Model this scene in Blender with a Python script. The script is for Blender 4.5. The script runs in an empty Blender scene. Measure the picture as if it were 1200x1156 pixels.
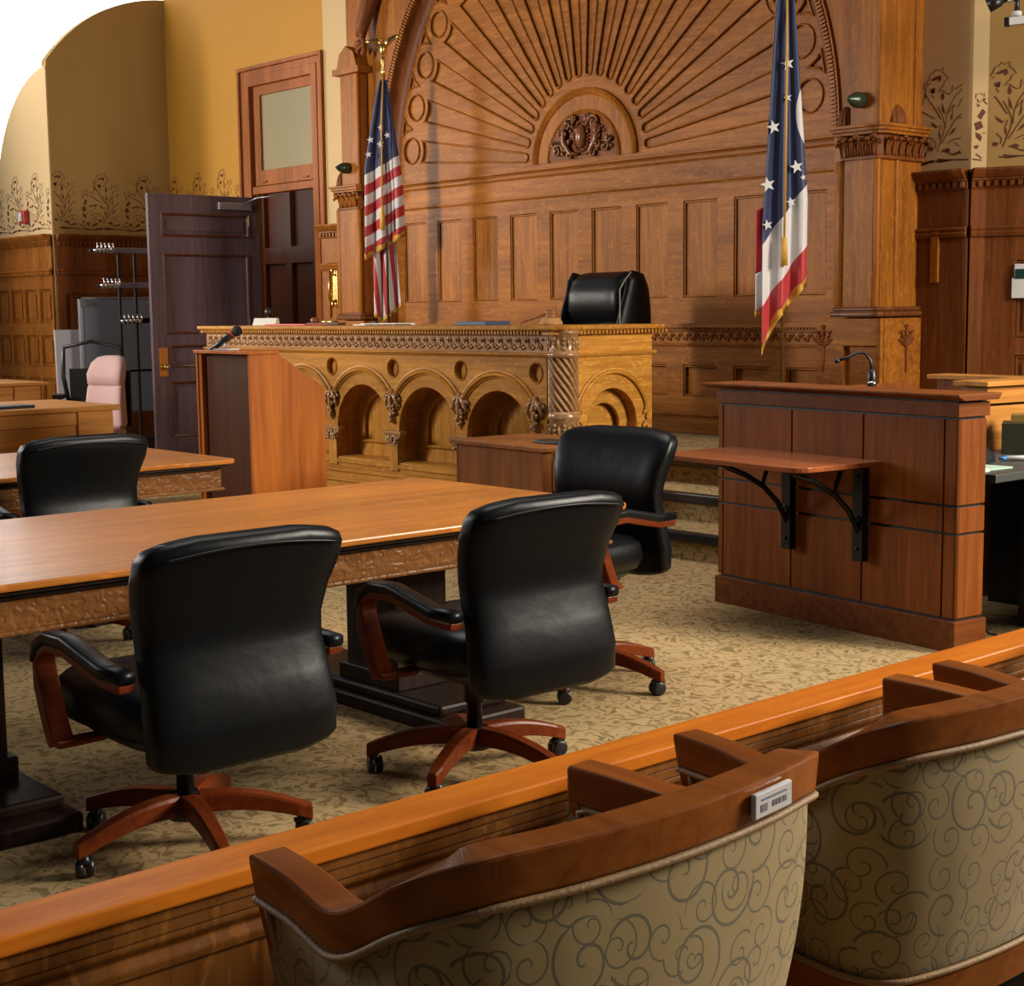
import bpy, bmesh, math, random
from math import sin, cos, pi, radians, sqrt, atan2
from mathutils import Vector, Matrix
random.seed(7)
S = bpy.context.scene
C = S.collection

# ------------------------------------------------------------------ camera
H = 1.5
F, YAW, PIT, ROL = 1790.0, radians(48.546), radians(6.805), radians(-0.668)
fw = Vector((-sin(YAW)*cos(PIT), cos(YAW)*cos(PIT), -sin(PIT)))
rt = Vector((cos(YAW), sin(YAW), 0)); up = rt.cross(fw)
r2 = cos(ROL)*rt + sin(ROL)*up; u2 = -sin(ROL)*rt + cos(ROL)*up
cd = bpy.data.cameras.new('camera'); cam = bpy.data.objects.new('camera', cd); C.objects.link(cam)
mw = Matrix((r2, u2, -fw)).transposed().to_4x4(); mw.translation = Vector((0, 0, H)); cam.matrix_world = mw
cd.sensor_fit = 'HORIZONTAL'; cd.sensor_width = 36; cd.lens = F/1200*36; cd.clip_end = 200; cd.clip_start = .05
S.camera = cam
# ------------------------------------------------------------------ world, exposure, assumed window light, added lights
S.view_settings.view_transform = 'Standard'; S.view_settings.look = 'None'
S.view_settings.exposure = 0.0; S.view_settings.gamma = 1.0; S.view_settings.use_curve_mapping = False
W = bpy.data.worlds.new('world'); S.world = W; W.use_nodes = True
W.node_tree.nodes['Background'].inputs[0].default_value = (.88, .90, 1.0, 1)
W.node_tree.nodes['Background'].inputs[1].default_value = .065
def area(name, loc, target, sx, sy, power, color=(1, 1, 1), spread=180):
    l = bpy.data.lights.new(name, 'AREA'); l.shape = 'RECTANGLE'; l.size = sx; l.size_y = sy
    l.energy = power; l.color = color; l.spread = radians(spread)
    o = bpy.data.objects.new(name, l); C.objects.link(o); o.location = loc
    o.rotation_euler = (Vector(target)-Vector(loc)).to_track_quat('-Z', 'Y').to_euler(); return o
area('assumed_window_daylight', (-18.6, 3.6, 3.4), (-9, 8.6, 2.3), .9, 2.2, 125, (1.0, .90, .78), 100)  # assumed window out of view, placed by where shadows fall at the left
area('assumed_left_window_daylight', (-12.7, .6, 3.4), (-10.9, 9.0, 2.2), .7, 1.8, 118, (1.0, .91, .82), 90)  # second assumed window, unseen, placed by the flag's shadow on the back wall
area('assumed_side_window_daylight', (-13.5, -1.0, 3.6), (-5.5, 5.0, .3), 2.4, 3.2, 360, (1.0, .97, .92))  # assumed unseen window, giving soft light over the floor and tables
area('added_top_fill', (-4.8, 5.0, 6.2), (-4.8, 5.0, 0), 4.5, 4.5, 100, (1.0, .95, .88), 90)  # unseen overhead fill, added to brighten floor, rail and tabletops
area('assumed_right_window_daylight', (1.6, 8.4, 3.7), (-5.5, 5.2, .8), 2.2, 2.4, 400, (1.0, .90, .76), 110)  # assumed window out of view, taken from the brightly lit bench end
area('added_jury_chair_light', (.5, 7.6, 2.7), (-1.4, 2.0, .65), 1.0, 1.4, 42, (1.0, .92, .76), 60)  # unseen lamp added to brighten the right side of the jury chairs
area('added_bay_wall_light', (-17.0, 6.3, 4.9), (-17.2, 7.6, 3.9), 1.2, .4, 30, (1, .98, .95))  # added lamp that bleaches the upper bay wall

# ------------------------------------------------------------------ materials
def lin(c):
    return tuple((x/255/12.92 if x/255 <= .04045 else ((x/255+.055)/1.055)**2.4) for x in c)
def newmat(name):
    m = bpy.data.materials.new(name); m.use_nodes = True
    return m, m.node_tree.nodes, m.node_tree.links, m.node_tree.nodes['Principled BSDF']
def plain(name, col, rough=.5, metal=0, emit=0, noise=0, nscale=20, bump=0, spec=None, coat=0):
    m, N, L, P = newmat(name)
    c = col+(1,) if len(col) == 3 else col
    P.inputs['Base Color'].default_value = c; P.inputs['Roughness'].default_value = rough
    P.inputs['Metallic'].default_value = metal
    if spec is not None: P.inputs['Specular IOR Level'].default_value = spec
    if coat: P.inputs['Coat Weight'].default_value = coat; P.inputs['Coat Roughness'].default_value = .2
    if emit: P.inputs['Emission Color'].default_value = c; P.inputs['Emission Strength'].default_value = emit
    if noise or bump:
        tc = N.new('ShaderNodeTexCoord'); nz = N.new('ShaderNodeTexNoise')
        nz.inputs['Scale'].default_value = nscale; nz.inputs['Detail'].default_value = 5
        L.new(tc.outputs['Object'], nz.inputs['Vector'])
        if noise:
            mx = N.new('ShaderNodeMix'); mx.data_type = 'RGBA'
            mx.inputs[6].default_value = tuple(x*(1-noise) for x in c[:3])+(1,)
            mx.inputs[7].default_value = tuple(min(1, x*(1+noise)) for x in c[:3])+(1,)
            L.new(nz.outputs['Fac'], mx.inputs[0]); L.new(mx.outputs[2], P.inputs['Base Color'])
        if bump:
            b = N.new('ShaderNodeBump'); b.inputs['Strength'].default_value = bump; b.inputs['Distance'].default_value = .01
            L.new(nz.outputs['Fac'], b.inputs['Height']); L.new(b.outputs[0], P.inputs['Normal'])
    return m
def wood(name, dark, light, axis='z', rough=.42, fleck=.35, scale=1.0, bump=.08, carve=0, coat=.0):
    m, N, L, P = newmat(name)
    tc = N.new('ShaderNodeTexCoord'); mp = N.new('ShaderNodeMapping')
    s = [16*scale]*3; s['xyz'.index(axis)] = .9*scale; mp.inputs['Scale'].default_value = s
    L.new(tc.outputs['Object'], mp.inputs['Vector'])
    n1 = N.new('ShaderNodeTexNoise'); n1.inputs['Scale'].default_value = 1.6; n1.inputs['Detail'].default_value = 7
    n1.inputs['Distortion'].default_value = .7; n1.inputs['Roughness'].default_value = .6
    L.new(mp.outputs[0], n1.inputs['Vector'])
    cr = N.new('ShaderNodeValToRGB'); cr.color_ramp.elements[0].position = .33; cr.color_ramp.elements[1].position = .68
    cr.color_ramp.elements[0].color = dark+(1,); cr.color_ramp.elements[1].color = light+(1,)
    L.new(n1.outputs['Fac'], cr.inputs[0])
    # broad board to board tone
    mp2 = N.new('ShaderNodeMapping'); s2 = [2.2]*3; s2['xyz'.index(axis)] = .25; mp2.inputs['Scale'].default_value = s2
    L.new(tc.outputs['Object'], mp2.inputs['Vector'])
    n2 = N.new('ShaderNodeTexNoise'); n2.inputs['Scale'].default_value = 1.5; n2.inputs['Detail'].default_value = 2
    L.new(mp2.outputs[0], n2.inputs['Vector'])
    mr = N.new('ShaderNodeMapRange'); mr.inputs[1].default_value = .3; mr.inputs[2].default_value = .7
    mr.inputs[3].default_value = .78; mr.inputs[4].default_value = 1.22; L.new(n2.outputs['Fac'], mr.inputs[0])
    mul = N.new('ShaderNodeVectorMath'); mul.operation = 'SCALE'
    L.new(cr.outputs[0], mul.inputs[0]); L.new(mr.outputs[0], mul.inputs['Scale'])
    out = mul.outputs[0]
    if fleck:
        # short pale ray flecks of quarter-sawn oak
        mp3 = N.new('ShaderNodeMapping'); s3 = [26*scale]*3; s3['xyz'.index(axis)] = 9*scale; mp3.inputs['Scale'].default_value = s3
        mp3.inputs['Rotation'].default_value = (.25, .3, .2)
        L.new(tc.outputs['Object'], mp3.inputs['Vector'])
        n3 = N.new('ShaderNodeTexNoise'); n3.inputs['Scale'].default_value = 1.0; n3.inputs['Detail'].default_value = 1
        n3.inputs['Distortion'].default_value = 1.8; L.new(mp3.outputs[0], n3.inputs['Vector'])
        c3 = N.new('ShaderNodeValToRGB'); c3.color_ramp.elements[0].position = .56; c3.color_ramp.elements[1].position = .66
        L.new(n3.outputs['Fac'], c3.inputs[0])
        ml = N.new('ShaderNodeMath'); ml.operation = 'MULTIPLY'; ml.inputs[1].default_value = fleck; L.new(c3.outputs[0], ml.inputs[0])
        mx = N.new('ShaderNodeMix'); mx.data_type = 'RGBA'; mx.inputs[7].default_value = tuple(min(1, x*1.45) for x in light)+(1,)
        L.new(ml.outputs[0], mx.inputs[0]); L.new(out, mx.inputs[6]); out = mx.outputs[2]
    L.new(out, P.inputs['Base Color'])
    P.inputs['Roughness'].default_value = rough; P.inputs['Coat Weight'].default_value = coat; P.inputs['Coat Roughness'].default_value = .22; P.inputs['Specular IOR Level'].default_value = .12
    b = N.new('ShaderNodeBump'); b.inputs['Strength'].default_value = bump; b.inputs['Distance'].default_value = .004
    L.new(n1.outputs['Fac'], b.inputs['Height']); nrm = b.outputs[0]
    if carve:
        # low relief of leafy scrolls
        v = N.new('ShaderNodeTexVoronoi'); v.inputs['Scale'].default_value = carve; v.feature = 'SMOOTH_F1'
        nd = N.new('ShaderNodeTexNoise'); nd.inputs['Scale'].default_value = carve*.8
        av = N.new('ShaderNodeVectorMath'); av.operation = 'MULTIPLY_ADD'; av.inputs[1].default_value = (.05, .05, .05)
        L.new(tc.outputs['Object'], nd.inputs['Vector']); L.new(nd.outputs['Color'], av.inputs[0]); L.new(tc.outputs['Object'], av.inputs[2])
        L.new(av.outputs[0], v.inputs['Vector'])
        mm = N.new('ShaderNodeMath'); mm.operation = 'MULTIPLY'; mm.inputs[1].default_value = 14; L.new(v.outputs['Distance'], mm.inputs[0])
        sn = N.new('ShaderNodeMath'); sn.operation = 'SINE'; L.new(mm.outputs[0], sn.inputs[0])
        b2 = N.new('ShaderNodeBump'); b2.inputs['Strength'].default_value = .38; b2.inputs['Distance'].default_value = .003
        L.new(sn.outputs[0], b2.inputs['Height']); L.new(nrm, b2.inputs['Normal']); nrm = b2.outputs[0]
    L.new(nrm, P.inputs['Normal'])
    return m
OAK_Z = wood('wall_oak_upright', (.215, .066, .008), (.36, .130, .019), 'z')
OAK_X = wood('wall_oak_level', (.215, .066, .008), (.36, .130, .019), 'x')
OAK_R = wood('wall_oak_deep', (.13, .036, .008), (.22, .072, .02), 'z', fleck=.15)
OAK_C = wood('wall_oak_carved', (.21, .08, .026), (.34, .15, .058), 'x', carve=9, rough=.3)
BEN_X = wood('bench_oak_level', (.26, .105, .014), (.42, .19, .032), 'x')
BEN_Z = wood('bench_oak_upright', (.26, .105, .014), (.42, .19, .032), 'z')
BEN_C = wood('bench_oak_carved', (.25, .12, .045), (.38, .21, .10), 'x', rough=.25, coat=.6)
BEN_Y = wood('bench_oak_lit_end', (.36, .145, .02), (.55, .26, .045), 'y')  # paler copy of the bench oak: light from the right put into the colour
TAB = wood('table_top_oak', (.38, .12, .018), (.56, .205, .036), 'y', rough=.28, coat=.4)
TAB_C = wood('table_apron_carved', (.12, .045, .012), (.22, .09, .025), 'y', carve=26, rough=.35)
TAB_D = wood('table_dark_wood', (.012, .007, .005), (.03, .016, .010), 'z', fleck=0)
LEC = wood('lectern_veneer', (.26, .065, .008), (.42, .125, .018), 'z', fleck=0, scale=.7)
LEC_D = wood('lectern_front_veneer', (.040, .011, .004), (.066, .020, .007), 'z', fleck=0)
WIT = wood('walnut_panel', (.135, .035, .006), (.23, .066, .012), 'z', fleck=.05, scale=1.4)
WIT_X = wood('walnut_level', (.105, .029, .006), (.185, .055, .013), 'y', fleck=.05)
WIT_S = wood('walnut_shelf', (.19, .05, .016), (.28, .085, .03), 'x', fleck=0, rough=.25)
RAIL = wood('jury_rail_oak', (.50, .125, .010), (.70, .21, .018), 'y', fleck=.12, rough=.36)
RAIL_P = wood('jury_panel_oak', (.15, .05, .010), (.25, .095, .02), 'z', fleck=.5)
CHER = wood('cherry_wood', (.11, .019, .005), (.18, .036, .009), 'y', fleck=0, rough=.3)
JUR = wood('jury_chair_wood', (.20, .052, .010), (.31, .095, .018), 'y', fleck=.05, rough=.28)
DESK_C = wood('clerk_oak', (.33, .135, .025), (.50, .22, .05), 'y', fleck=.08)
DOOR = wood('door_dark_varnish', (.105, .068, .080), (.155, .102, .120), 'z', fleck=0, rough=.32, coat=.4)
DOOR_F = wood('door_frame_wood', (.24, .07, .016), (.36, .12, .032), 'z', fleck=.1)
DARKW = wood('corridor_wood', (.035, .010, .004), (.06, .018, .007), 'z', fleck=0)
CLK = wood('laminate_desk', (.15, .05, .013), (.25, .09, .026), 'z', fleck=0)
OCHRE = plain('ochre_wall_paint', (.50, .235, .018), .75, noise=.05, nscale=3)
OCHRE_SHADE = plain('shaded_ochre_wall_paint', (.38, .235, .07), .75, noise=.05, nscale=3)  # wall ochre with the shade on the left wall mixed into its colour
CREAM = plain('cream_wall_paint', (.60, .42, .20), .75, noise=.05, nscale=3)
STEN = plain('stencil_brown_paint', (.115, .030, .008), .7)
BLK = plain('black_plastic', (.008, .008, .009), .38)
BLKM = plain('black_metal', (.010, .010, .011), .3, .5)
CHROME = plain('chrome', (.65, .66, .70), .2, 1)
STEEL = plain('satin_steel', (.42, .43, .47), .35, .8)
BRASS = plain('brass', (.72, .48, .16), .25, 1)
BRONZE = plain('green_bronze', (.06, .085, .055), .35, .6)
WHITE = plain('white_plastic', (.62, .62, .60), .45)
PAPER = plain('paper', (.70, .68, .62), .7)
RED = plain('red_plastic', (.45, .02, .015), .4)
def leather(name, col, rough=.36):
    m, N, L, P = newmat(name); P.inputs['Base Color'].default_value = col+(1,); P.inputs['Roughness'].default_value = rough
    P.inputs['Specular IOR Level'].default_value = .22
    tc = N.new('ShaderNodeTexCoord'); v = N.new('ShaderNodeTexVoronoi'); v.inputs['Scale'].default_value = 260
    n = N.new('ShaderNodeTexNoise'); n.inputs['Scale'].default_value = 7; n.inputs['Detail'].default_value = 3
    L.new(tc.outputs['Object'], v.inputs['Vector']); L.new(tc.outputs['Object'], n.inputs['Vector'])
    b = N.new('ShaderNodeBump'); b.inputs['Strength'].default_value = .12; b.inputs['Distance'].default_value = .001
    b2 = N.new('ShaderNodeBump'); b2.inputs['Strength'].default_value = .25; b2.inputs['Distance'].default_value = .012
    L.new(v.outputs['Distance'], b.inputs['Height']); L.new(n.outputs['Fac'], b2.inputs['Height'])
    L.new(b2.outputs[0], b.inputs['Normal']); L.new(b.outputs[0], P.inputs['Normal']); return m
LEA = leather('black_leather', (.0028, .0036, .0048))
PINK = plain('dusty_pink_fabric', (.42, .27, .25), .85, noise=.1, nscale=60, bump=.2)
def carpet():
    m, N, L, P = newmat('leaf_patterned_carpet')
    tc = N.new('ShaderNodeTexCoord'); mp = N.new('ShaderNodeMapping'); mp.inputs['Scale'].default_value = (1, 1.0, 1)
    mp.inputs['Rotation'].default_value = (0, 0, .5); L.new(tc.outputs['Object'], mp.inputs['Vector'])
    nd = N.new('ShaderNodeTexNoise'); nd.inputs['Scale'].default_value = 7; nd.inputs['Detail'].default_value = 2
    L.new(mp.outputs[0], nd.inputs['Vector'])
    ma = N.new('ShaderNodeVectorMath'); ma.operation = 'MULTIPLY_ADD'; ma.inputs[1].default_value = (.22, .22, 0)
    L.new(nd.outputs['Color'], ma.inputs[0]); L.new(mp.outputs[0], ma.inputs[2])
    n = N.new('ShaderNodeTexNoise'); n.inputs['Scale'].default_value = 32; n.inputs['Detail'].default_value = 2.5; n.inputs['Distortion'].default_value = .6
    L.new(ma.outputs[0], n.inputs['Vector'])
    cr = N.new('ShaderNodeValToRGB'); e = cr.color_ramp.elements; e[0].position = .40; e[1].position = .52
    e[0].color = (.215, .145, .065, 1); e[1].color = (.42, .30, .155, 1)
    L.new(n.outputs['Fac'], cr.inputs[0])
    n4 = N.new('ShaderNodeTexNoise'); n4.inputs['Scale'].default_value = 1.1; n4.inputs['Detail'].default_value = 1; L.new(tc.outputs['Object'], n4.inputs['Vector'])
    mx = N.new('ShaderNodeMix'); mx.data_type = 'RGBA'; mx.blend_type = 'MULTIPLY'; mx.inputs[0].default_value = .5
    c4 = N.new('ShaderNodeValToRGB'); c4.color_ramp.elements[0].position = .35; c4.color_ramp.elements[1].position = .65
    c4.color_ramp.elements[0].color = (.75, .82, .72, 1); c4.color_ramp.elements[1].color = (1, .88, .72, 1)
    L.new(n4.outputs['Fac'], c4.inputs[0]); L.new(cr.outputs[0], mx.inputs[6]); L.new(c4.outputs[0], mx.inputs[7])
    L.new(mx.outputs[2], P.inputs['Base Color']); P.inputs['Roughness'].default_value = .95; P.inputs['Specular IOR Level'].default_value = .1
    nf = N.new('ShaderNodeTexNoise'); nf.inputs['Scale'].default_value = 260; L.new(tc.outputs['Object'], nf.inputs['Vector'])
    b = N.new('ShaderNodeBump'); b.inputs['Strength'].default_value = .5; b.inputs['Distance'].default_value = .004
    L.new(nf.outputs['Fac'], b.inputs['Height']); L.new(b.outputs[0], P.inputs['Normal']); return m
CARPET = carpet()
def scroll_fabric():
    # olive upholstery with spiral vines, in UV metres
    m, N, L, P = newmat('scroll_patterned_fabric')
    uv = N.new('ShaderNodeUVMap')
    def M(op, a=None, b=None, c=None):
        n = N.new('ShaderNodeMath'); n.operation = op
        for i, x in enumerate((a, b, c)):
            if x is None: continue
            if isinstance(x, (int, float)): n.inputs[i].default_value = x
            else: L.new(x, n.inputs[i])
        return n.outputs[0]
    acc = None
    for sc, off, lw in ((9, (0, 0, 0), .12), (14.0, (3.7, 1.9, 0), .12)):
        mp = N.new('ShaderNodeMapping'); mp.inputs['Scale'].default_value = (sc, sc, 1); mp.inputs['Location'].default_value = off
        L.new(uv.outputs[0], mp.inputs['Vector'])
        v = N.new('ShaderNodeTexVoronoi'); v.voronoi_dimensions = '2D'; v.inputs['Scale'].default_value = 1; v.inputs['Randomness'].default_value = .75
        L.new(mp.outputs[0], v.inputs['Vector'])
        d = N.new('ShaderNodeVectorMath'); d.operation = 'SUBTRACT'; L.new(mp.outputs[0], d.inputs[0]); L.new(v.outputs['Position'], d.inputs[1])
        sx = N.new('ShaderNodeSeparateXYZ'); L.new(d.outputs[0], sx.inputs[0])
        sc2 = N.new('ShaderNodeSeparateColor'); L.new(v.outputs['Color'], sc2.inputs[0])
        an = M('ARCTAN2', sx.outputs[1], sx.outputs[0]); an = M('MULTIPLY', an, 1/(2*pi))
        sg = M('SIGN', M('SUBTRACT', sc2.outputs[0], .5)); an = M('MULTIPLY', an, sg)
        r = v.outputs['Distance']; t = M('ADD', M('MULTIPLY', r, 3.0), M('ADD', an, sc2.outputs[1]))
        fr = M('FRACT', t); di = M('ABSOLUTE', M('SUBTRACT', fr, .5)); ln = M('LESS_THAN', di, lw*.55)
        ok = M('LESS_THAN', r, .52); ln = M('MULTIPLY', ln, ok)
        acc = ln if acc is None else M('MAXIMUM', acc, ln)
    mx = N.new('ShaderNodeMix'); mx.data_type = 'RGBA'; mx.inputs[6].default_value = (.31, .215, .078, 1); mx.inputs[7].default_value = (.11, .085, .038, 1)
    L.new(acc, mx.inputs[0]); L.new(mx.outputs[2], P.inputs['Base Color'])
    P.inputs['Roughness'].default_value = .55; P.inputs['Sheen Weight'].default_value = .2
    b = N.new('ShaderNodeBump'); b.inputs['Strength'].default_value = .4; b.inputs['Distance'].default_value = .002; b.invert = True
    L.new(acc, b.inputs['Height']); L.new(b.outputs[0], P.inputs['Normal']); return m
FAB = scroll_fabric()
PIPE = plain('tan_piping_cord', (.30, .17, .065), .6, bump=.2, nscale=200)

# ------------------------------------------------------------------ mesh helpers
class MB:
    def __init__(s): s.v = []; s.f = []; s.mi = []; s.sm = []; s.uv = None
    def add(s, vs, fs, mi=0, sm=False):
        o = len(s.v); s.v += [tuple(v) for v in vs]
        for f in fs: s.f.append(tuple(o+i for i in f)); s.mi.append(mi); s.sm.append(sm)
        return s
    def box(s, x0, x1, y0, y1, z0, z1, mi=0):
        v = [(x, y, z) for z in (z0, z1) for y in (y0, y1) for x in (x0, x1)]
        return s.add(v, [(0, 2, 3, 1), (4, 5, 7, 6), (0, 1, 5, 4), (2, 6, 7, 3), (0, 4, 6, 2), (1, 3, 7, 5)], mi)
    def obox(s, c, d, w, h, l, mi=0, up=(0, 0, 1)):
        # box of length l along d, width w, height h, centred at c
        d = Vector(d).normalized(); a = d.cross(Vector(up))
        if a.length < 1e-4: a = Vector((1, 0, 0))
        a.normalize(); b = a.cross(d); c = Vector(c)
        v = [c+d*(i*l/2)+a*(j*w/2)+b*(k*h/2) for k in (-1, 1) for j in (-1, 1) for i in (-1, 1)]
        return s.add(v, [(0, 2, 3, 1), (4, 5, 7, 6), (0, 1, 5, 4), (2, 6, 7, 3), (0, 4, 6, 2), (1, 3, 7, 5)], mi)
    def prism(s, pts, axis, a, b, mi=0):
        # polygon extruded along axis; pts are the two other coordinates in order (x,y,z minus axis)
        def P(p, t):
            return {'x': (t, p[0], p[1]), 'y': (p[0], t, p[1]), 'z': (p[0], p[1], t)}[axis]
        n = len(pts); v = [P(p, a) for p in pts]+[P(p, b) for p in pts]
        fs = [tuple(range(n-1, -1, -1)), tuple(range(n, 2*n))]+[(i, (i+1) % n, n+(i+1) % n, n+i) for i in range(n)]
        return s.add(v, fs, mi)
    def tube(s, path, r, n=8, mi=0, closed=False, flat=1.0):
        path = [Vector(p) for p in path]; m = len(path); vs = []; fs = []
        rr = r if isinstance(r, (list, tuple)) else [r]*m
        prev = None
        for i, p in enumerate(path):
            if closed: t = path[(i+1) % m]-path[i-1]
            else: t = path[min(i+1, m-1)]-path[max(i-1, 0)]
            if t.length < 1e-9: t = Vector((0, 0, 1))
            t.normalize()
            if prev is None:
                a = t.orthogonal().normalized()
            else:
                a = (prev - t*prev.dot(t))
                a = a.normalized() if a.length > 1e-6 else t.orthogonal().normalized()
            prev = a; b = t.cross(a)
            for k in range(n):
                th = 2*pi*k/n; vs.append(p+(a*cos(th)+b*sin(th)*flat)*rr[i])
        for i in range(m if closed else m-1):
            for k in range(n):
                a0 = i*n+k; a1 = i*n+(k+1) % n; b0 = ((i+1) % m)*n+k; b1 = ((i+1) % m)*n+(k+1) % n
                fs.append((a0, a1, b1, b0))
        if not closed: fs += [tuple(range(n-1, -1, -1)), tuple((m-1)*n+k for k in range(n))]
        return s.add(vs, fs, mi, True)
    def lathe(s, prof, c=(0, 0, 0), n=24, mi=0, axis='z', ph=0):
        vs = []; fs = []; m = len(prof)
        for (r, h) in prof:
            for k in range(n):
                t = 2*pi*k/n+ph; q = (r*cos(t), r*sin(t), h)
                if axis == 'y': q = (q[0], q[2], q[1])
                if axis == 'x': q = (q[2], q[0], q[1])
                vs.append((c[0]+q[0], c[1]+q[1], c[2]+q[2]))
        for i in range(m-1):
            for k in range(n): fs.append((i*n+k, i*n+(k+1) % n, (i+1)*n+(k+1) % n, (i+1)*n+k))
        fs += [tuple(range(n-1, -1, -1)), tuple((m-1)*n+k for k in range(n))]
        return s.add(vs, fs, mi, True)
    def ell(s, c, r, nu=12, nv=8, mi=0, rot=None):
        prof = [(sin(pi*j/nv), -cos(pi*j/nv)) for j in range(nv+1)]; vs = []; fs = []
        for (a, b) in prof:
            for k in range(nu):
                q = Vector((a*cos(2*pi*k/nu)*r[0], a*sin(2*pi*k/nu)*r[1], b*r[2]))
                if rot: q = rot @ q
                vs.append((c[0]+q.x, c[1]+q.y, c[2]+q.z))
        for i in range(nv):
            for k in range(nu): fs.append((i*nu+k, i*nu+(k+1) % nu, (i+1)*nu+(k+1) % nu, (i+1)*nu+k))
        return s.add(vs, fs, mi, True)
    def loft(s, rings, mi=0, closed_u=True, cap=True, sm=True):
        n = len(rings[0]); vs = [p for r in rings for p in r]; fs = []
        for i in range(len(rings)-1):
            for k in range(n if closed_u else n-1):
                fs.append((i*n+k, i*n+(k+1) % n, (i+1)*n+(k+1) % n, (i+1)*n+k))
        if cap and closed_u: fs += [tuple(range(n-1, -1, -1)), tuple((len(rings)-1)*n+k for k in range(n))]
        return s.add(vs, fs, mi, sm)
    def sweep(s, prof, path, normal=(0, -1, 0), closed=False, mi=0, sm=False):
        # profile (u, v): u sideways in the plane of the path, v along normal; mitred corners
        nrm = Vector(normal).normalized(); path = [Vector(p) for p in path]; m = len(path); rings = []
        for i, p in enumerate(path):
            if closed: d0 = (p-path[i-1]).normalized(); d1 = (path[(i+1) % m]-p).normalized()
            else:
                d1 = (path[i+1]-p).normalized() if i < m-1 else (p-path[i-1]).normalized()
                d0 = (p-path[i-1]).normalized() if i > 0 else d1
            s0 = nrm.cross(d0); s1 = nrm.cross(d1); q = (s0+s1)
            if q.length < 1e-6: q = s0
            q.normalize(); k = 1/max(.3, q.dot(s0))
            rings.append([p+q*(u*k)+nrm*v for u, v in prof])
        n = len(prof); vs = [a for r in rings for a in r]; fs = []
        for i in range(m if closed else m-1):
            for k in range(n):
                fs.append((i*n+k, i*n+(k+1) % n, ((i+1) % m)*n+(k+1) % n, ((i+1) % m)*n+k))
        if not closed: fs += [tuple(range(n-1, -1, -1)), tuple((m-1)*n+k for k in range(n))]
        return s.add(vs, fs, mi, sm)
    def merge(s, me, M=None, mi=0):
        vs = [(M @ v.co if M else v.co.copy()) for v in me.vertices]
        return s.add(vs, [tuple(p.vertices) for p in me.polygons], mi)
def link(name, mb, mats, parent=None, bevel=0, subsurf=0, world=True, auto=True):
    me = bpy.data.meshes.new(name); me.from_pydata(mb.v, [], mb.f)
    mats = mats if isinstance(mats, (list, tuple)) else [mats]
    for m in mats: me.materials.append(m)
    for p, mi, sm in zip(me.polygons, mb.mi, mb.sm): p.material_index = mi; p.use_smooth = sm
    if mb.uv:
        ul = me.uv_layers.new(name='UVMap')
        for lp in me.loops: ul.data[lp.index].uv = mb.uv[lp.vertex_index]
    me.validate(); me.update()
    bm = bmesh.new(); bm.from_mesh(me); bmesh.ops.recalc_face_normals(bm, faces=bm.faces); bm.to_mesh(me); bm.free()
    o = bpy.data.objects.new(name, me); C.objects.link(o)
    if bevel:
        b = o.modifiers.new('bevel', 'BEVEL'); b.width = bevel; b.segments = 2; b.limit_method = 'ANGLE'; b.angle_limit = radians(40)
        b.harden_normals = False
    if subsurf:
        ss = o.modifiers.new('sub', 'SUBSURF'); ss.levels = subsurf; ss.render_levels = subsurf
    if parent:
        o.parent = parent
        if world: o.matrix_parent_inverse = parent.matrix_basis.inverted()
    return o
def tag(o, label=None, cat=None, group=None, kind=None):
    if label: o['label'] = label
    if cat: o['category'] = cat
    if group: o['group'] = group
    if kind: o['kind'] = kind
    return o
def thing(name, label, cat, loc=(0, 0, 0), rz=0, group=None, kind=None):
    o = bpy.data.objects.new(name, None); C.objects.link(o); o.location = loc; o.rotation_euler = (0, 0, rz)
    o.empty_display_size = .1
    return tag(o, label, cat, group, kind)
def struct(o, label=None, cat=None): o['kind'] = 'structure'; return tag(o, label, cat)
def dup(root, loc, rz, label, group=None):
    r = root.copy(); C.objects.link(r); r.location = loc; r.rotation_euler = (0, 0, rz); r['label'] = label
    if group: r['group'] = group
    for ch in list(root.children):
        c = ch.copy(); C.objects.link(c); c.parent = r
        for g in ch.children:
            d = g.copy(); C.objects.link(d); d.parent = c
    return r
def plate(outer, holes, y_front, thick, bevel=.004, dx=0):
    # flat board in the XZ plane with true holes; front face at y_front, body behind it
    cu = bpy.data.curves.new('t', 'CURVE'); cu.dimensions = '2D'; cu.fill_mode = 'BOTH'
    cu.extrude = max(1e-4, thick/2-bevel); cu.bevel_depth = bevel; cu.bevel_resolution = 1; cu.offset = -bevel
    for pl in [outer]+list(holes):
        sp = cu.splines.new('POLY'); sp.points.add(len(pl)-1)
        for i, p in enumerate(pl): sp.points[i].co = (p[0], p[1], 0, 1)
        sp.use_cyclic_u = True
    o = bpy.data.objects.new('t', cu); C.objects.link(o)
    dg = bpy.context.evaluated_depsgraph_get(); dg.update()
    me = bpy.data.meshes.new_from_object(o.evaluated_get(dg))
    Mx = Matrix(((1, 0, 0, 0), (0, 0, -1, y_front+thick/2), (0, 1, 0, 0), (0, 0, 0, 1)))
    mb = MB(); mb.merge(me, Mx)
    bpy.data.objects.remove(o); bpy.data.curves.remove(cu); bpy.data.meshes.remove(me)
    return mb
def rect(x0, x1, z0, z1): return [(x0, z0), (x1, z0), (x1, z1), (x0, z1)]
def circ(cx, cz, r, n=24, rz=None): return [(cx+r*cos(2*pi*k/n), cz+(rz or r)*sin(2*pi*k/n)) for k in range(n)]
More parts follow.
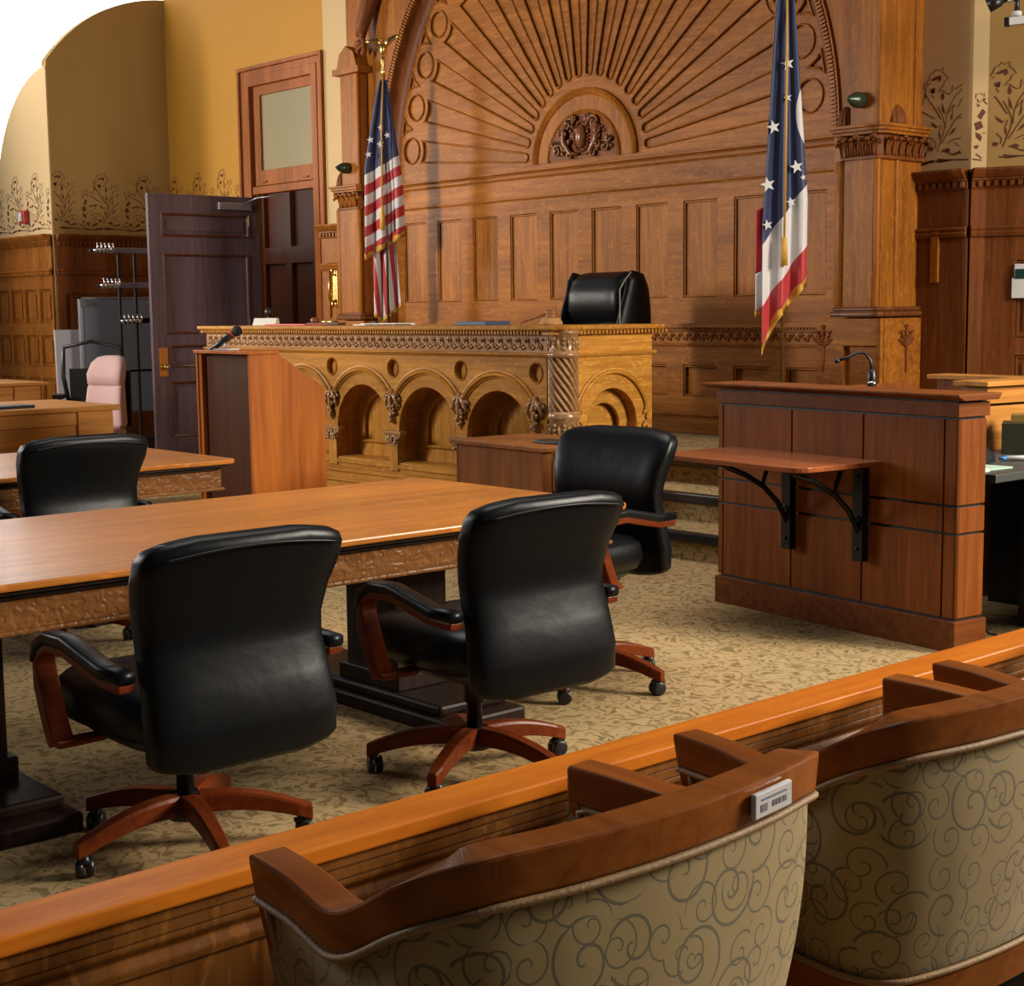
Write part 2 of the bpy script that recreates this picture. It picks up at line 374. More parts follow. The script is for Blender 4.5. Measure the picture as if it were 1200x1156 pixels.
def arch(x0, x1, z0, zs, n=16, rz=None):
    r = (x1-x0)/2; c = (x0+x1)/2
    return [(x0, z0), (x1, z0)]+[(c+r*cos(pi*k/n), zs+(rz or r)*sin(pi*k/n)) for k in range(n+1)]
def poly3(pts, y): return [(p[0], y, p[1]) for p in pts]
BEAD = [(-.008, 0), (-.008, .006), (-.004, .011), (.004, .011), (.008, .006), (.008, 0)]
def mould_prof(w, d):  # ogee-like strip, w tall and d proud
    return [(-w/2, 0), (-w/2, d*.35), (-w*.25, d*.5), (-w*.1, d*.95), (w*.2, d), (w*.35, d*.7), (w/2, d*.6), (w/2, 0)]
def hmould(mb, x0, x1, z, y, w, d, mi=0):
    mb.prism([(y+0.0, z-w/2), (y-d*.4, z-w/2), (y-d*.55, z-w*.2), (y-d, z+w*.05), (y-d, z+w*.35), (y-d*.8, z+w/2), (y+.0, z+w/2)], 'x', x0, x1, mi)
def scroll(mb, cx, cz, y, r, d=1, turns=1.25, th=.006, a0=0, n=18, proud=.006):
    pts = []
    for i in range(n+1):
        t = i/n; rr = r*(1-t*.85); a = a0+d*t*turns*2*pi
        pts.append((cx+rr*cos(a), y-proud*(.4+.8*t), cz+rr*sin(a)))
    mb.tube(pts, [th*(1-.4*i/n) for i in range(n+1)], 6); mb.ell(pts[-1], (th*1.5,)*3, 8, 6)

# ================================================================== SETTING
YW = 9.1; PZ = .515
struct(link('floor', MB().box(-22, 4, -6, 14, -.1, 0), CARPET), 'patterned beige carpet of the courtroom', 'floor')
# raised platform with three carpeted steps and black nosings
pl = thing('platform', 'carpeted judge platform with three black-edged steps beside the bench', 'platform', (-6.2, 6.7, 0), kind='structure')
link('platform_floor', MB().box(-11.3, -4.3, 7.62, 9.5, 0, PZ).box(-12.6, -11.3, 8.2, 9.5, 0, PZ).box(-11.3, -7.15, 6.95, 7.62, 0, PZ-.001), CARPET, pl)
for i, (ya, yb, z) in enumerate(((6.76, 7.62, .17), (7.15, 7.62, .343), (7.56, 7.62, PZ))):
    if i < 2: link('step', MB().box(-7.0, -4.9, ya+.03, yb, 0 if i == 0 else .17, z), CARPET, pl)
    link('nosing', MB().box(-7.0, -4.9, ya, ya+.055, z-.062, z+.003), BLK, pl, bevel=.012)
# ---- sunburst wall
CX, CZ = -9.33, 2.735
wb = thing('wall_back', 'oak panelled back wall with a carved sunburst arch', 'wall', (CX, YW, 0), kind='structure')
link('wall_backing', MB().box(-13.0, -6.24, 9.135, 9.28, 0, 6.0), OAK_X, wb)
UP = [rect(-7.195-.515*k, -7.195-.515*k+.345, 1.59, 2.34) for k in range(10)]
LO = [rect(-7.195-.515*k, -7.195-.515*k+.345, .81, 1.055) for k in range(10)]
link('panel_frame', plate(rect(-12.2, -6.66, .52, CZ), UP+LO, YW, .032), OAK_X, wb)
bd = MB()
for p in UP+LO: bd.sweep([(-.007, 0), (-.004, .007), (.004, .007), (.007, 0)], poly3([(p[i][0]+(.009 if i in (0, 3) else -.009), p[i][1]+(.009 if i < 2 else -.009)) for i in range(4)], YW+.014), closed=True)
link('panel_moulding', bd, OAK_Z, wb)
# upright oak boards filling the panels: lighter quartered grain
fl = MB()
for p in UP: fl.box(p[0][0]+.004, p[1][0]-.004, YW+.022, YW+.036, p[0][1]+.004, p[2][1]-.004)
link('panel_board', fl, OAK_Z, wb)
tr = MB()
hmould(tr, -12.2, -6.6, 2.475, YW, .03, .022); hmould(tr, -12.2, -6.6, 2.655, YW, .028, .03); hmould(tr, -12.2, -6.6, 2.70, YW, .03, .045)
hmould(tr, -12.2, -6.6, 1.215, YW, .022, .022); tr.box(-12.2, -6.6, 9.02, YW, 1.355, 1.385); tr.box(-12.2, -6.6, 9.06, YW, 1.325, 1.34)
for i in range(int(5.6/.03)): tr.box(-12.2+i*.03, -12.2+i*.03+.018, 9.035, YW, 1.34, 1.355)
tr.box(-12.2, -6.6, 9.07, YW, .52, .60); hmould(tr, -12.2, -6.6, .66, YW, .03, .02)
link('chair_rail', tr, OAK_X, wb)
cf = MB(); cf.box(-12.2, -6.6, 9.085, YW, 1.228, 1.322)
x = -12.1
while x < -6.65:
    for s_, d_ in ((1, 1), (-1, -1)): scroll(cf, x+(.03 if s_ > 0 else .0), 1.275+s_*.013, 9.083, .026, d_, 1.2, .0045, a0=0 if s_ > 0 else pi, n=12)
    x += .085
link('carved_frieze', cf, OAK_X, wb)
# sunburst board
def pol(r, a): return (CX+r*cos(a), CZ+r*sin(a))
holes = []; wedges = []
R1, R2, RR = .70, 2.17, 2.35
A0, AP = radians(6.8), radians(9.79)
for k in range(18):
    a = A0+AP*k; h0 = radians(2.55)
    w = []
    # outer end scooped round the roundel, inner end rounded
    n = 6
    for j in range(n+1):
        b = -h0+2*h0*j/n; rr = RR-sqrt(max(0, .185**2-(RR*sin(b))**2)); w.append(pol(rr, a+b))
    for j in range(7):
        t = pi/2-pi*j/6; hw = R1*h0*1.15; cx, cz = pol(R1+hw, a)
        w.append((cx-hw*cos(t)*cos(a)-hw*sin(t)*sin(a), cz-hw*cos(t)*sin(a)+hw*sin(t)*cos(a)))
    wedges.append(w)
    ro = [(pol(RR, a)[0]+.118*cos(2*pi*q/24), pol(RR, a)[1]+.118*sin(2*pi*q/24)) for q in range(24)]
    holes += [w, ro]; wedges.append(ro)
    if k < 17:
        m_ = a+AP/2
        tri = [pol(2.50, m_-.030), pol(2.50, m_), pol(2.50, m_+.030), pol(2.45, m_+.014), pol(2.37, m_), pol(2.45, m_-.014)]
        holes.append(tri); wedges.append(tri)
outer = [pol(2.66, pi*k/60) for k in range(61)]
link('sunburst_board', plate(outer+[(CX-2.66, CZ-.04), (CX+2.66, CZ-.04)], holes, YW-.012, .042, .006), OAK_X, wb)
fb = MB().prism([pol(2.62, pi*k/60) for k in range(61)]+[(CX-2.62, CZ-.03), (CX+2.62, CZ-.03)], 'y', YW+.001, YW+.03)
link('sunburst_ground', fb, OAK_X, wb)
sm = MB()
for w in wedges: sm.sweep([(-.010, 0), (-.009, .006), (-.003, .012), (.004, .010), (.008, 0)], poly3(w, YW-.014), closed=True)
link('sunburst_moulding', sm, OAK_Z, wb)
# medallion
md = MB()
for rr, w, d in ((.60, .022, .04), (.575, .014, .025), (.42, .016, .03)):
    md.sweep([(-w, 0), (-w, d*.6), (0, d), (w, d*.6), (w, 0)], [(CX+rr*cos(pi*k/32), YW-.012, CZ+.02+rr*.93*sin(pi*k/32)) for k in range(33)])
md.prism([(CX+.6*cos(pi*k/32), CZ+.02+.56*sin(pi*k/32)) for k in range(33)], 'y', YW-.02, YW+.0)
link('medallion_ring', md, OAK_Z, wb)
me_ = MB()
me_.prism([(CX+.4*cos(pi*k/32), CZ+.03+.36*sin(pi*k/32)) for k in range(33)], 'y', YW-.030, YW-.018)
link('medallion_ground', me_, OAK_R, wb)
mc = MB()
yc = YW-.045
mc.ell((CX, YW-.04, CZ+.20), (.062, .05, .098), 20, 14)
for k in range(26):
    t = 2*pi*k/26; mc.ell((CX+.083*cos(t), yc, CZ+.20+.122*sin(t)), (.010, .012, .010), 8, 6)
for sgn in (1, -1):
    for (cx, cz, r, a0, tn) in ((.15, .31, .06, pi, 1.3), (.19, .24, .05, 2.5, 1.2), (.28, .10, .055, 2.2, 1.3), (.20, .12, .05, 3.6, 1.2), (.32, .17, .035, 0, 1.1), (.07, .36, .03, 1, 1.1), (.13, .06, .04, 1, 1)):
        scroll(mc, CX+sgn*cx, CZ+cz, yc+.005, r, -sgn, tn, .012, a0 if sgn > 0 else pi-a0, proud=.02)
    mc.tube([(CX+sgn*.03, yc, CZ+.06), (CX+sgn*.12, yc-.02, CZ+.07), (CX+sgn*.19, yc-.02, CZ+.16), (CX+sgn*.20, yc-.02, CZ+.27), (CX+sgn*.14, yc, CZ+.35)], [.012, .02, .024, .018, .008], 8)
    for q in range(26):
        a = random.uniform(.1, 1.4); rr = random.uniform(.17, .37)
        mc.ell((CX+sgn*rr*cos(a), yc+random.uniform(-.012, .012), CZ+.05+rr*.85*sin(a)), (random.uniform(.010, .022), .016, random.uniform(.010, .022)), 8, 6)
link('medallion_carving', mc, wood('carved_dark_oak', (.13, .045, .014), (.24, .09, .03), 'z', fleck=0, rough=.28, coat=.5), wb)
# cove and spandrel in front of the sunburst
cv = MB(); rings = []
for j in range(7):
    t = j/6; rr = 2.50+.14*sin(t*pi/2); yy = YW-.01-.12*(1-cos(t*pi/2)); rings.append([(CX+rr*cos(pi*k/72), yy, CZ+rr*sin(pi*k/72)) for k in range(73)])
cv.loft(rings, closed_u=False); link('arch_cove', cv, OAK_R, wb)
YS = 8.97
spo = [(-12.35, CZ), (-12.35, 6.0), (-6.3, 6.0), (-6.3, CZ)]+[(CX+2.64*cos(pi*k/60), CZ+2.64*sin(pi*k/60)) for k in range(61)]
link('spandrel_board', plate(spo, [], YS, .16, .002), OAK_Z, wb)
dt = MB(); nd_ = 290
for k in range(nd_):
    a = pi*(k+.5)/nd_; hw = pi/nd_*.30
    vs = []
    for yy in (YS+.004, YS-.022):
        for (rr, b) in ((2.625, -hw), (2.672, -hw), (2.672, hw), (2.625, hw)): vs.append((CX+rr*cos(a+b), yy, CZ+rr*sin(a+b)))
    dt.add(vs, [(0, 1, 2, 3), (4, 7, 6, 5), (0, 4, 5, 1), (1, 5, 6, 2), (2, 6, 7, 3), (3, 7, 4, 0)])
dt.sweep([(-.006, 0), (-.006, .02), (.006, .02), (.006, 0)], [(CX+2.69*cos(pi*k/72), YS, CZ+2.69*sin(pi*k/72)) for k in range(73)])
link('arch_dentil', dt, OAK_Z, wb)
cb = MB()
cb.tube([(-11.98, 8.93, 4.75), (-12.02, 8.90, 4.45), (-12.10, 8.86, 4.22), (-12.12, 8.85, 4.10)], [.10, .09, .07, .05], 10)
for q in range(16): cb.ell((-12.11+random.uniform(-.07, .07), 8.84, 3.92+random.uniform(0, .22)), (.03, .03, .035), 8, 6)
scroll(cb, -12.10, 4.03, 8.83, .07, 1, 1.3, .022)
link('carved_corbel', cb, OAK_R, wb)
# narrow framing strips beside the panels, down to the platform
link('arch_jamb', MB().box(-12.33, -11.96, YS+.02, 9.14, PZ, CZ).box(-6.70, -6.34, YS+.02, 9.14, PZ, CZ), OAK_Z, wb)

# ---- pilasters
def leafy(mb, x, y, z, h, w, nx=0, ny=-1):
    # one curling acanthus leaf: stem up, tip rolling outward
    for q in (-1, 0, 1):
        pts = [(x+(-ny)*q*w*.25*(1+t*.6)+nx*(.01+.045*t**2.2), y+nx*q*w*.25*(1+t*.6)+ny*(.01+.045*t**2.2), z+h*(t if t < .85 else .85+(t-.85)*-.6)) for t in [i/7 for i in range(8)]]
        mb.tube(pts, [w*.10+w*.06*sin(pi*i/7) for i in range(8)], 6)
    mb.ell((x+nx*.06, y+ny*.06, z+h*.8), (w*.28 if ny else .018, w*.28 if nx else .018, .016), 8, 6)
def pilaster(name, sg, xa, xb):
    # xa..xb: front face; sg=+1 side steps go to +x
    p = thing(name, ('right' if sg > 0 else 'left')+' oak pilaster with acanthus capital framing the sunburst arch', 'pilaster', ((xa+xb)/2, 8.83, PZ), kind='structure')
    yf = 8.83
    xo = [xa-.07, xb+.36] if sg > 0 else [xa-.36, xb+.07]
    sec = [(xa, yf), (xb-.03, yf), (xb-.03, yf+.05), (xb, yf+.05), (xb, yf+.20), (xb-.02, yf+.20), (xb-.02, yf+.24), (xb, yf+.24), (xb, 9.34), (xa-.10, 9.34), (xa-.10, yf+.10), (xa, yf+.10)]
    s1 = MB(); s1.prism(sec, 'z', 1.49, 2.50)
    for (bx, by, r) in ((xb-.014, yf+.02, .024), (xb-.004, yf+.22, .024), (xa-.055, yf+.06, .05)): s1.lathe([(r, 1.49), (r, 2.50)], (bx, by, 0), 16)
    link('shaft', s1, OAK_Z, p, bevel=.003)
    # capital
    c = MB(); a, b = xa-.06, xb+.02
    outl = lambda e: [(a-e, yf+.10-e), (xa-.015-e, yf-e), (xb-.01+e, yf-e), (b+e, yf+.04-e), (b+e, 9.34), (a-e, 9.34)]
    c.prism(outl(.012), 'z', 2.495, 2.52); c.prism(outl(.0), 'z', 2.52, 2.66)
    link('capital_core', c, OAK_R, p, bevel=.005)
    c = MB(); c.prism(outl(.055), 'z', 2.682, 2.705); c.prism(outl(.068), 'z', 2.705, 2.727); c.prism(outl(.04), 'z', 2.66, 2.682)
    link('abacus', c, OAK_X, p, bevel=.004)
    c = MB()
    n = 4
    for i in range(n):
        leafy(c, xa+.01+(xb-xa-.02)*(i+.5)/n, yf-.002, 2.52, .135, .075)
    for i in range(6): leafy(c, b-.002, yf+.07+.08*i, 2.52, .135, .065, 1, 0)
    for i in range(2): leafy(c, a+.01+.03*i, yf+.06, 2.52, .135, .05)
    for (sx, sy) in ((xa, yf-.03), (xb+.0, yf-.03), ((xa+xb)/2, yf-.035), (b+.03, yf+.26), (b+.03, yf+.48)):
        c.ell((sx, sy-.02, 2.645), (.022, .02, .022), 10, 8)
        scroll(c, sx-.035, 2.60, sy+.0, .024, 1, 1.2, .007); scroll(c, sx+.035, 2.60, sy+.0, .024, -1, 1.2, .007, a0=pi)
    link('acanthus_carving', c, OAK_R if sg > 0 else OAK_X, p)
    # upper shaft above the capital
    u = MB(); u.prism([(xa+.03, yf+.02), (xb-.02, yf+.02), (xb-.02, yf+.05), (xb-.01, yf+.06), (xb-.01, yf+.14), (xb, yf+.15), (xb, 9.34), (xa-.02, 9.34), (xa-.02, yf+.10), (xa+.03, yf+.10)], 'z', 2.727, 6.0 if sg > 0 else 3.78)
    if sg < 0:
        u.box(xa-.03, xb+.08, yf-.03, 9.2, 3.78, 3.84); u.prism([(xa+.0, 3.84), (xb+.02, 3.84), (xb-.03, 3.98), ((xa+xb)/2, 4.05), (xa+.05, 3.98)], 'y', yf, 9.2)
        u.box(xa-.10, xb+.0, yf+.2, 9.3, 3.84, 6)
    for bx, by in ((xb-.012, yf+.03), (xb+.0, yf+.42)): u.lathe([(.014, 2.73), (.016, 6.0 if sg > 0 else 3.78)], (bx, by, 0), 12)
    link('upper_shaft', u, OAK_Z, p, bevel=.003)
    # ribbed dome blocks on the abacus
    for (dx, dy, r) in ((xb-.03, yf+.22, .085), (xa-.05, yf+.08, .06)):
        d = MB(); rings = []
        for j in range(9):
            t = j/8*pi/2; rings.append([(dx+(r+.004*cos(12*2*pi*k/48))*cos(t*.98)*cos(2*pi*k/48), dy+(r+.004*cos(12*2*pi*k/48))*cos(t*.98)*sin(2*pi*k/48), 2.727+.15*sin(t)) for k in range(48)])
        d.loft(rings); link('ribbed_dome', d, OAK_R, p)
    # bronze finial knob pointing out of the shaft
    kx = (xa+xb)/2-.02; kz = 2.895
    k_ = MB(); k_.lathe([(.03, 0), (.052, -.01), (.055, -.035), (.05, -.05), (.054, -.058), (.046, -.08), (.03, -.115), (.012, -.14), (.004, -.155)], (kx, yf+.02, kz), 20, axis='y')
    tag(link('finial_knob', k_, BRONZE, p), 'dark green bronze knob')
    # base and pedestal
    q = MB()
    for (e, z0, z1) in ((.022, 1.43, 1.468), (.010, 1.468, 1.50)):
        q.prism([(xa-.10-e, yf+.03-e), (xa-.01, yf+.03-e), (xa-.01, yf-.005-e), (xb+.01+e, yf-.005-e), (xb+.03+e, yf+.03-e), (xb+.03+e, 9.34), (xa-.10-e, 9.34)], 'z', z0, z1)
    link('base_moulding', q, wood('pilaster_base_dark', (.10, .03, .008), (.18, .06, .018), 'x', fleck=0, rough=.25, coat=.6), p, bevel=.014)
    w = MB(); px0, px1 = (xa-.22, xb+.045)
    w = plate(rect(px0, px1, PZ, 1.42), [rect(xa+.01, xb+.01, .70, 1.23)], yf, .05, .004)
    w.box(px0, px1, yf+.04, 9.34, PZ, 1.42)
    link('pedestal', w, OAK_X, p)
    lf = MB()
    for cx in ((px0+.06), 99):
        side = cx == 99; cx = 0 if side else cx; lm0 = len(lf.v)
        for (a, l) in ((0, .15), (.45, .12), (-.45, .12), (.8, .08), (-.8, .08)):
            pts = [(cx+sin(a)*l*t, yf-.004-.006*t, 1.22+cos(a)*l*t) for t in [i/5 for i in range(6)]]; lf.tube(pts, [.006, .009, .011, .010, .008, .004], 6)
            for t in (.45, .75, 1): lf.ell((cx+sin(a)*l*t+.008, yf-.008, 1.22+cos(a)*l*t), (.012, .008, .009), 8, 6); lf.ell((cx+sin(a)*l*t-.01, yf-.008, 1.215+cos(a)*l*t), (.010, .008, .008), 8, 6)
        lf.tube([(cx, yf-.003, 1.04), (cx+.004, yf-.005, 1.13), (cx, yf-.005, 1.24)], [.004, .008, .010], 6)
        if side: lf.v[lm0:] = [(px1-(v[1]-yf), yf+.30+v[0]*1.2, v[2]) for v in lf.v[lm0:]]
    link('leaf_carving', lf, OAK_R, p)
    return p
pilaster('pilaster', 1, -6.497, -6.225)
pilaster('pilaster', -1, -12.503, -12.19)

# ---- stencil frieze
SC = [  # strokes: points, half width (source units of one repeat)
 ([(540,280),(545,250),(570,235),(585,200),(600,155),(625,150),(640,115),(665,140),(705,115),(695,155),(725,190),(745,225),(715,240),(705,280),(680,305),(665,330),(700,320),(725,350),(755,370),(775,350),(780,285),(800,330),(860,290)],3),
 ([(540,280),(560,285),(575,255),(600,245)],4),([(560,290),(555,340),(600,420),(622,455),(650,510),(690,590)],4),([(555,340),(535,440),(490,425)],3),
 ([(500,480),(560,520),(640,580)],4),([(660,470),(700,560),(722,640),(715,720),(690,800),(665,890)],3),([(860,330),(800,400),(760,480),(735,570),(730,680)],2.5),
 ([(860,560),(800,620),(750,720),(700,820)],3),([(860,420),(830,495),(790,470),(780,540)],3),([(750,820),(800,790),(860,785)],3),([(800,820),(850,860)],2.5),
 ([(500,780),(560,745),(620,760),(655,810),(650,860)],3),([(520,840),(560,790),(600,780)],2.5),([(545,860),(580,820)],2.5),([(660,660),(695,645),(680,700)],3),
 ([(380,990),(440,1003),(500,1005),(560,1003),(640,975),(700,990),(790,978),(860,985),(920,990)],5),([(350,925),(400,940),(440,985),(480,1010)],4),
 ([(390,430),(395,395),(430,390),(450,420),(455,370),(475,420),(530,440)],3),([(400,440),(415,470),(440,450),(470,490)],4),([(560,380),(570,350)],3),([(610,350),(630,390)],3),
 ([(830,600),(860,590)],2.5),([(540,660),(560,690)],2.5),([(495,705),(530,730)],3),([(440,755),(465,750)],2.5),([(735,560),(770,500),(800,470)],2)]
SB = [[(600,215),(640,190),(680,180),(690,215),(670,245),(660,215),(620,225)],[(595,300),(640,290),(635,340),(605,335)],[(700,330),(717,390),(700,420),(688,380)],
 [(695,430),(715,490),(725,555),(700,520)],[(790,530),(785,590),(768,620),(775,560)],[(820,680),(800,720),(760,755),(790,700)],[(700,885),(750,865),(775,880),(765,910),(800,925),(850,900),(865,925),(800,940),(750,910)],
 [(465,635),(520,615),(585,605),(570,650),(540,625),(500,650)],[(605,600),(660,650),(655,675),(620,640)],[(675,690),(690,740),(685,790),(674,740)],[(495,960),(540,900),(580,885),(570,925),(530,940)],
 [(440,530),(462,560),(430,630),(405,600)],[(385,660),(430,640),(447,700),(400,730)],[(395,745),(425,760),(440,790),(432,830),(400,790)],[(520,1000),(570,975),(630,965),(640,995),(600,990),(560,1003)],
 [(670,955),(720,965),(790,975),(740,990),(675,990)],[(385,870),(420,860),(410,895),(395,895)],[(430,900),(470,880),(478,950)],[(590,850),(612,838),(634,850),(630,875),(605,882)],
 [(600,330),(640,300),(625,345)],[(400,480),(425,500),(405,515)],[(440,430),(465,440),(450,455)]]
def stencil(mb, origin, ud, nrm, reps, z0, mi=1, pitch=.53, umax=None, uoff=0):
    O = Vector(origin); ud = Vector(ud).normalized(); nv = Vector(nrm).normalized()
    def P(x, y, k, e): return O+ud*(uoff+k*pitch+(x-390)/1040)+Vector((0, 0, z0-O.z+(1012-y)/1383))+nv*e
    def okx(pts, k): 
        us = [uoff+k*pitch+(x-390)/1040 for x, _ in pts]; return min(us) > .004 and (umax is None or max(us) < umax-.004)
    for k in range(reps):
        for pts, hw in SC:
            q = [Vector((x, y)) for x, y in pts]; L_ = []; R_ = []
            for i, p in enumerate(q):
                t = (q[min(i+1, len(q)-1)]-q[max(i-1, 0)]).normalized(); n = Vector((-t.y, t.x))*hw*1.15; L_.append(p+n); R_.append(p-n)
            vs = [P(a.x, a.y, k, .003) for a in L_]+[P(a.x, a.y, k, .003) for a in R_]; m = len(q)
            mb.add(vs, [(i, i+1, m+i+1, m+i) for i in range(m-1) if okx(pts[i:i+2], k)], mi)
        for b in SB:
            if okx(b, k): mb.add([P(x, y, k, .003) for x, y in b], [tuple(range(len(b)))], mi)
def wains(mb, path, n_out, z0, ztop, zs, panels=True):
    pass
def cornice(mb, p0, p1, nrm, zt, dent=True):
    # crown of a wainscot along p0-p1 (xy), nrm points into the room
    p0 = Vector(p0); p1 = Vector(p1); n = Vector(nrm).normalized(); d = (p1-p0); L_ = d.length; d.normalize()
    prof = [(-.01, zt-.40), (.015, zt-.40), (.03, zt-.41), (.035, zt-.43), (.022, zt-.455), (.0, zt-.47)]
    def run(pr):
        a = [(*(p0+n*o), z) for o, z in pr]; b = [(*(p1+n*o), z) for o, z in pr]; k = len(pr)
        mb.add(a+b, [tuple(range(k)), tuple(range(2*k-1, k-1, -1))]+[(i, (i+1) % k, k+(i+1) % k, k+i) for i in range(k)])
    run([(-.02, zt), (.085, zt), (.09, zt-.015), (.075, zt-.035), (.05, zt-.06), (.035, zt-.068), (.035, zt-.078), (-.02, zt-.078)])
    run([(-.02, zt-.078), (.016, zt-.078), (.016, zt-.125), (.008, zt-.135), (-.02, zt-.135)])
    run([(-.02, zt-.385), (.02, zt-.385), (.032, zt-.40), (.02, zt-.418), (.032, zt-.43), (.02, zt-.455), (-.02, zt-.455)])
    if dent:
        m = int(L_/.052)
        for i in range(m):
            c = p0+d*(i+.5)*L_/m+n*.025; mb.obox((c.x, c.y, zt-.102), (d.x, d.y, 0), .024, .036, .026)
def wallrun(name, label, p0, p1, nrm, zt, ztop, paint, woodm, sten_off, panels, polytop=None, dent=True, zc=None, woodx=None):
    p0 = Vector(p0); p1 = Vector(p1); n = Vector(nrm).normalized(); d = (p1-p0); L_ = d.length; d.normalize()
    root = thing(name, label, 'wall', (p0.x, p0.y, 0), kind='structure')
    a = MB(); top = polytop or [(0, ztop), (L_, ztop)]
    pts = [(L_, 0), (0, 0)]+top if polytop is None else [(L_, 0), (0, 0)]+polytop
    vs = [(*(p0+d*u), z) for u, z in pts]+[(*(p0+d*u-n*.12), z) for u, z in pts]; k = len(pts)
    a.add(vs, [tuple(range(k)), tuple(range(2*k-1, k-1, -1))]+[(i, (i+1) % k, k+(i+1) % k, k+i) for i in range(k)])
    stencil(a, (p0.x, p0.y, 0), (d.x, d.y, 0), (n.x, n.y, 0), int(L_/.53)+2, zt+.05, 1, umax=L_, uoff=sten_off)
    link('painted_plaster', a, [paint, STEN], root)
    # wooden wainscot built in local u,z then turned into place
    hs = [rect(u0, u1, z0, z1) for (u0, u1, z0, z1) in panels]
    fr = plate(rect(0, L_, 0, zt-.02), hs, -.03, .03, .004) if hs else MB().box(0, L_, -.03, 0, 0, zt-.02)
    for h in hs: fr.sweep([(-.008, 0), (-.006, .009), (.004, .009), (.008, 0)], poly3([(h[i][0]+(.012 if i in (0, 3) else -.012), h[i][1]+(.012 if i < 2 else -.012)) for i in range(4)], -.012), closed=True); fr.box(h[0][0]+.05, h[1][0]-.05, -.02, -.004, h[0][1]+.05, h[2][1]-.05)
    fr.box(0, L_, -.008, -.002, 0, zt-.03); fr.box(0, L_, -.045, -.03, 0, .14)
    yd = Vector((-n.x, -n.y)); M_ = Matrix(((d.x, yd.x, 0, p0.x), (d.y, yd.y, 0, p0.y), (0, 0, 1, 0), (0, 0, 0, 1)))
    fr.v = [tuple(M_ @ Vector(v)) for v in fr.v]
    link('wainscot_frame', fr, woodm, root)
    c = MB(); cornice(c, p0+n*.03, p1+n*.03, n, zt, dent); link('cornice', c, woodx or woodm, root)
    return root
# right walls behind the witness stand
RW = wallrun('wall_right_return', 'ochre stencilled wall over dark wainscot right of the pilaster', (-6.27, 9.34), (-5.83, 9.34), (0, -1), 2.42, 6, CREAM, OAK_R, -.09, [], dent=True)
RW2 = wallrun('wall_right_chamfer', 'narrow angled wall strip between two stencilled walls', (-5.83, 9.34), (-5.755, 9.41), (.7, -.72), 2.42, 6, CREAM, OAK_R, .02, [])
d21 = radians(21)
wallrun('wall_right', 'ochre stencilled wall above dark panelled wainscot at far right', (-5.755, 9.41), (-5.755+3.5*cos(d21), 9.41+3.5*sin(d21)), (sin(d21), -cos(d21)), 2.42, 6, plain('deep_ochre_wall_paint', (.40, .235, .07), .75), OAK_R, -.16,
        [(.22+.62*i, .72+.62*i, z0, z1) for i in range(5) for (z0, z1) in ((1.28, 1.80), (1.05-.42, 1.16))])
# side door wall strip piece in the right return (tall narrow board)
link('backing_board', MB().box(-6.10, -6.04, 9.285, 9.31, 1.66, 2.02), OAK_Z, RW, bevel=.003)
# left walls
arcA = []
for k in range(13):
    y = 7.61+1.49*k/12; arcA.append((y-7.61, 3.16+sqrt(max(0, 1.96**2-(y-9.2)**2))))
wl = wallrun('wall_left', 'ochre wall with shade in its colour under an arched top, stencilled above dark wainscot', (-16.3, 7.625), (-16.3, 9.1), (1, 0), 2.41, 6, OCHRE_SHADE, OAK_R, -.18,
        [(.10, .75, .62, 1.75), (.85, 1.40, .62, 1.75)], polytop=arcA)
arcB = [(0, 0)]
arcB = []
for k in range(17):
    a = pi-.02-(pi/2-.02)*k/16; X = -16.2+1.53*cos(a); Z = 2.72+1.53*sin(a)
    arcB.append((X+17.9, Z))
arcB = [(0, 2.4), (.17, 2.45)]+[(u, z) for u, z in arcB if u < 1.6]+[(1.6, 4.24)]
wallrun('wall_left_bay', 'brightly lit cream wall of the left bay with stencil and wainscot', (-17.9, 7.61), (-16.305, 7.61), (0, -1), 2.41, 6, plain('bay_wall_paint', (.62, .44, .22), .75), OAK_Z, -.1,
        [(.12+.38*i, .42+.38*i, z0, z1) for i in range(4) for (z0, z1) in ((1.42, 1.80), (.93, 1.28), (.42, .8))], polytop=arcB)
# added glowing white panel beyond the arched wall tops, an assumed window
GLOW = plain('white_panel_glow', (1, 1, 1), .5, emit=2.2)
w1 = thing('assumed_window_glow', 'tall glowing white panel added as an assumed window behind the arched wall tops', 'assumed window', (-17.2, 9.0, 3), kind='structure')
link('glow_panel', MB().box(-18.9, -16.44, 7.76, 7.78, 2.3, 6.6).box(-16.46, -16.44, 7.76, 10.2, 2.3, 7.0), GLOW, w1)
# door wall
dw = thing('wall_door', 'yellow wall around the tall side door', 'wall', (-14, 9.1, 0), kind='structure')
dwm = plate([(-16.3, 0), (-14.62, 0), (-14.62, 4.10), (-13.10, 4.10), (-13.10, 0), (-12.4, 0), (-12.4, 6.5), (-16.3, 6.5)], [], 9.1, .14, .001)
stencil(dwm, (-16.3, 9.1, 0), (1, 0, 0), (0, -1, 0), 4, 2.46, 1, umax=1.64, uoff=-.15)
link('painted_plaster', dwm, [OCHRE, STEN], dw)
link('cream_strip', MB().box(-13.06, -12.42, 9.07, 9.1, 2.3, 6.5), CREAM, dw)
fr = plate(rect(-16.3, -14.66, 0, 2.39), [rect(-16.1, -15.5, .62, 1.75), rect(-15.4, -14.8, .62, 1.75)], 9.07, .03, .003); link('wainscot_frame', fr, OAK_R, dw)
c = MB(); cornice(c, (-16.3, 9.07), (-14.66, 9.07), (0, -1), 2.41); link('cornice', c, OAK_R, dw)
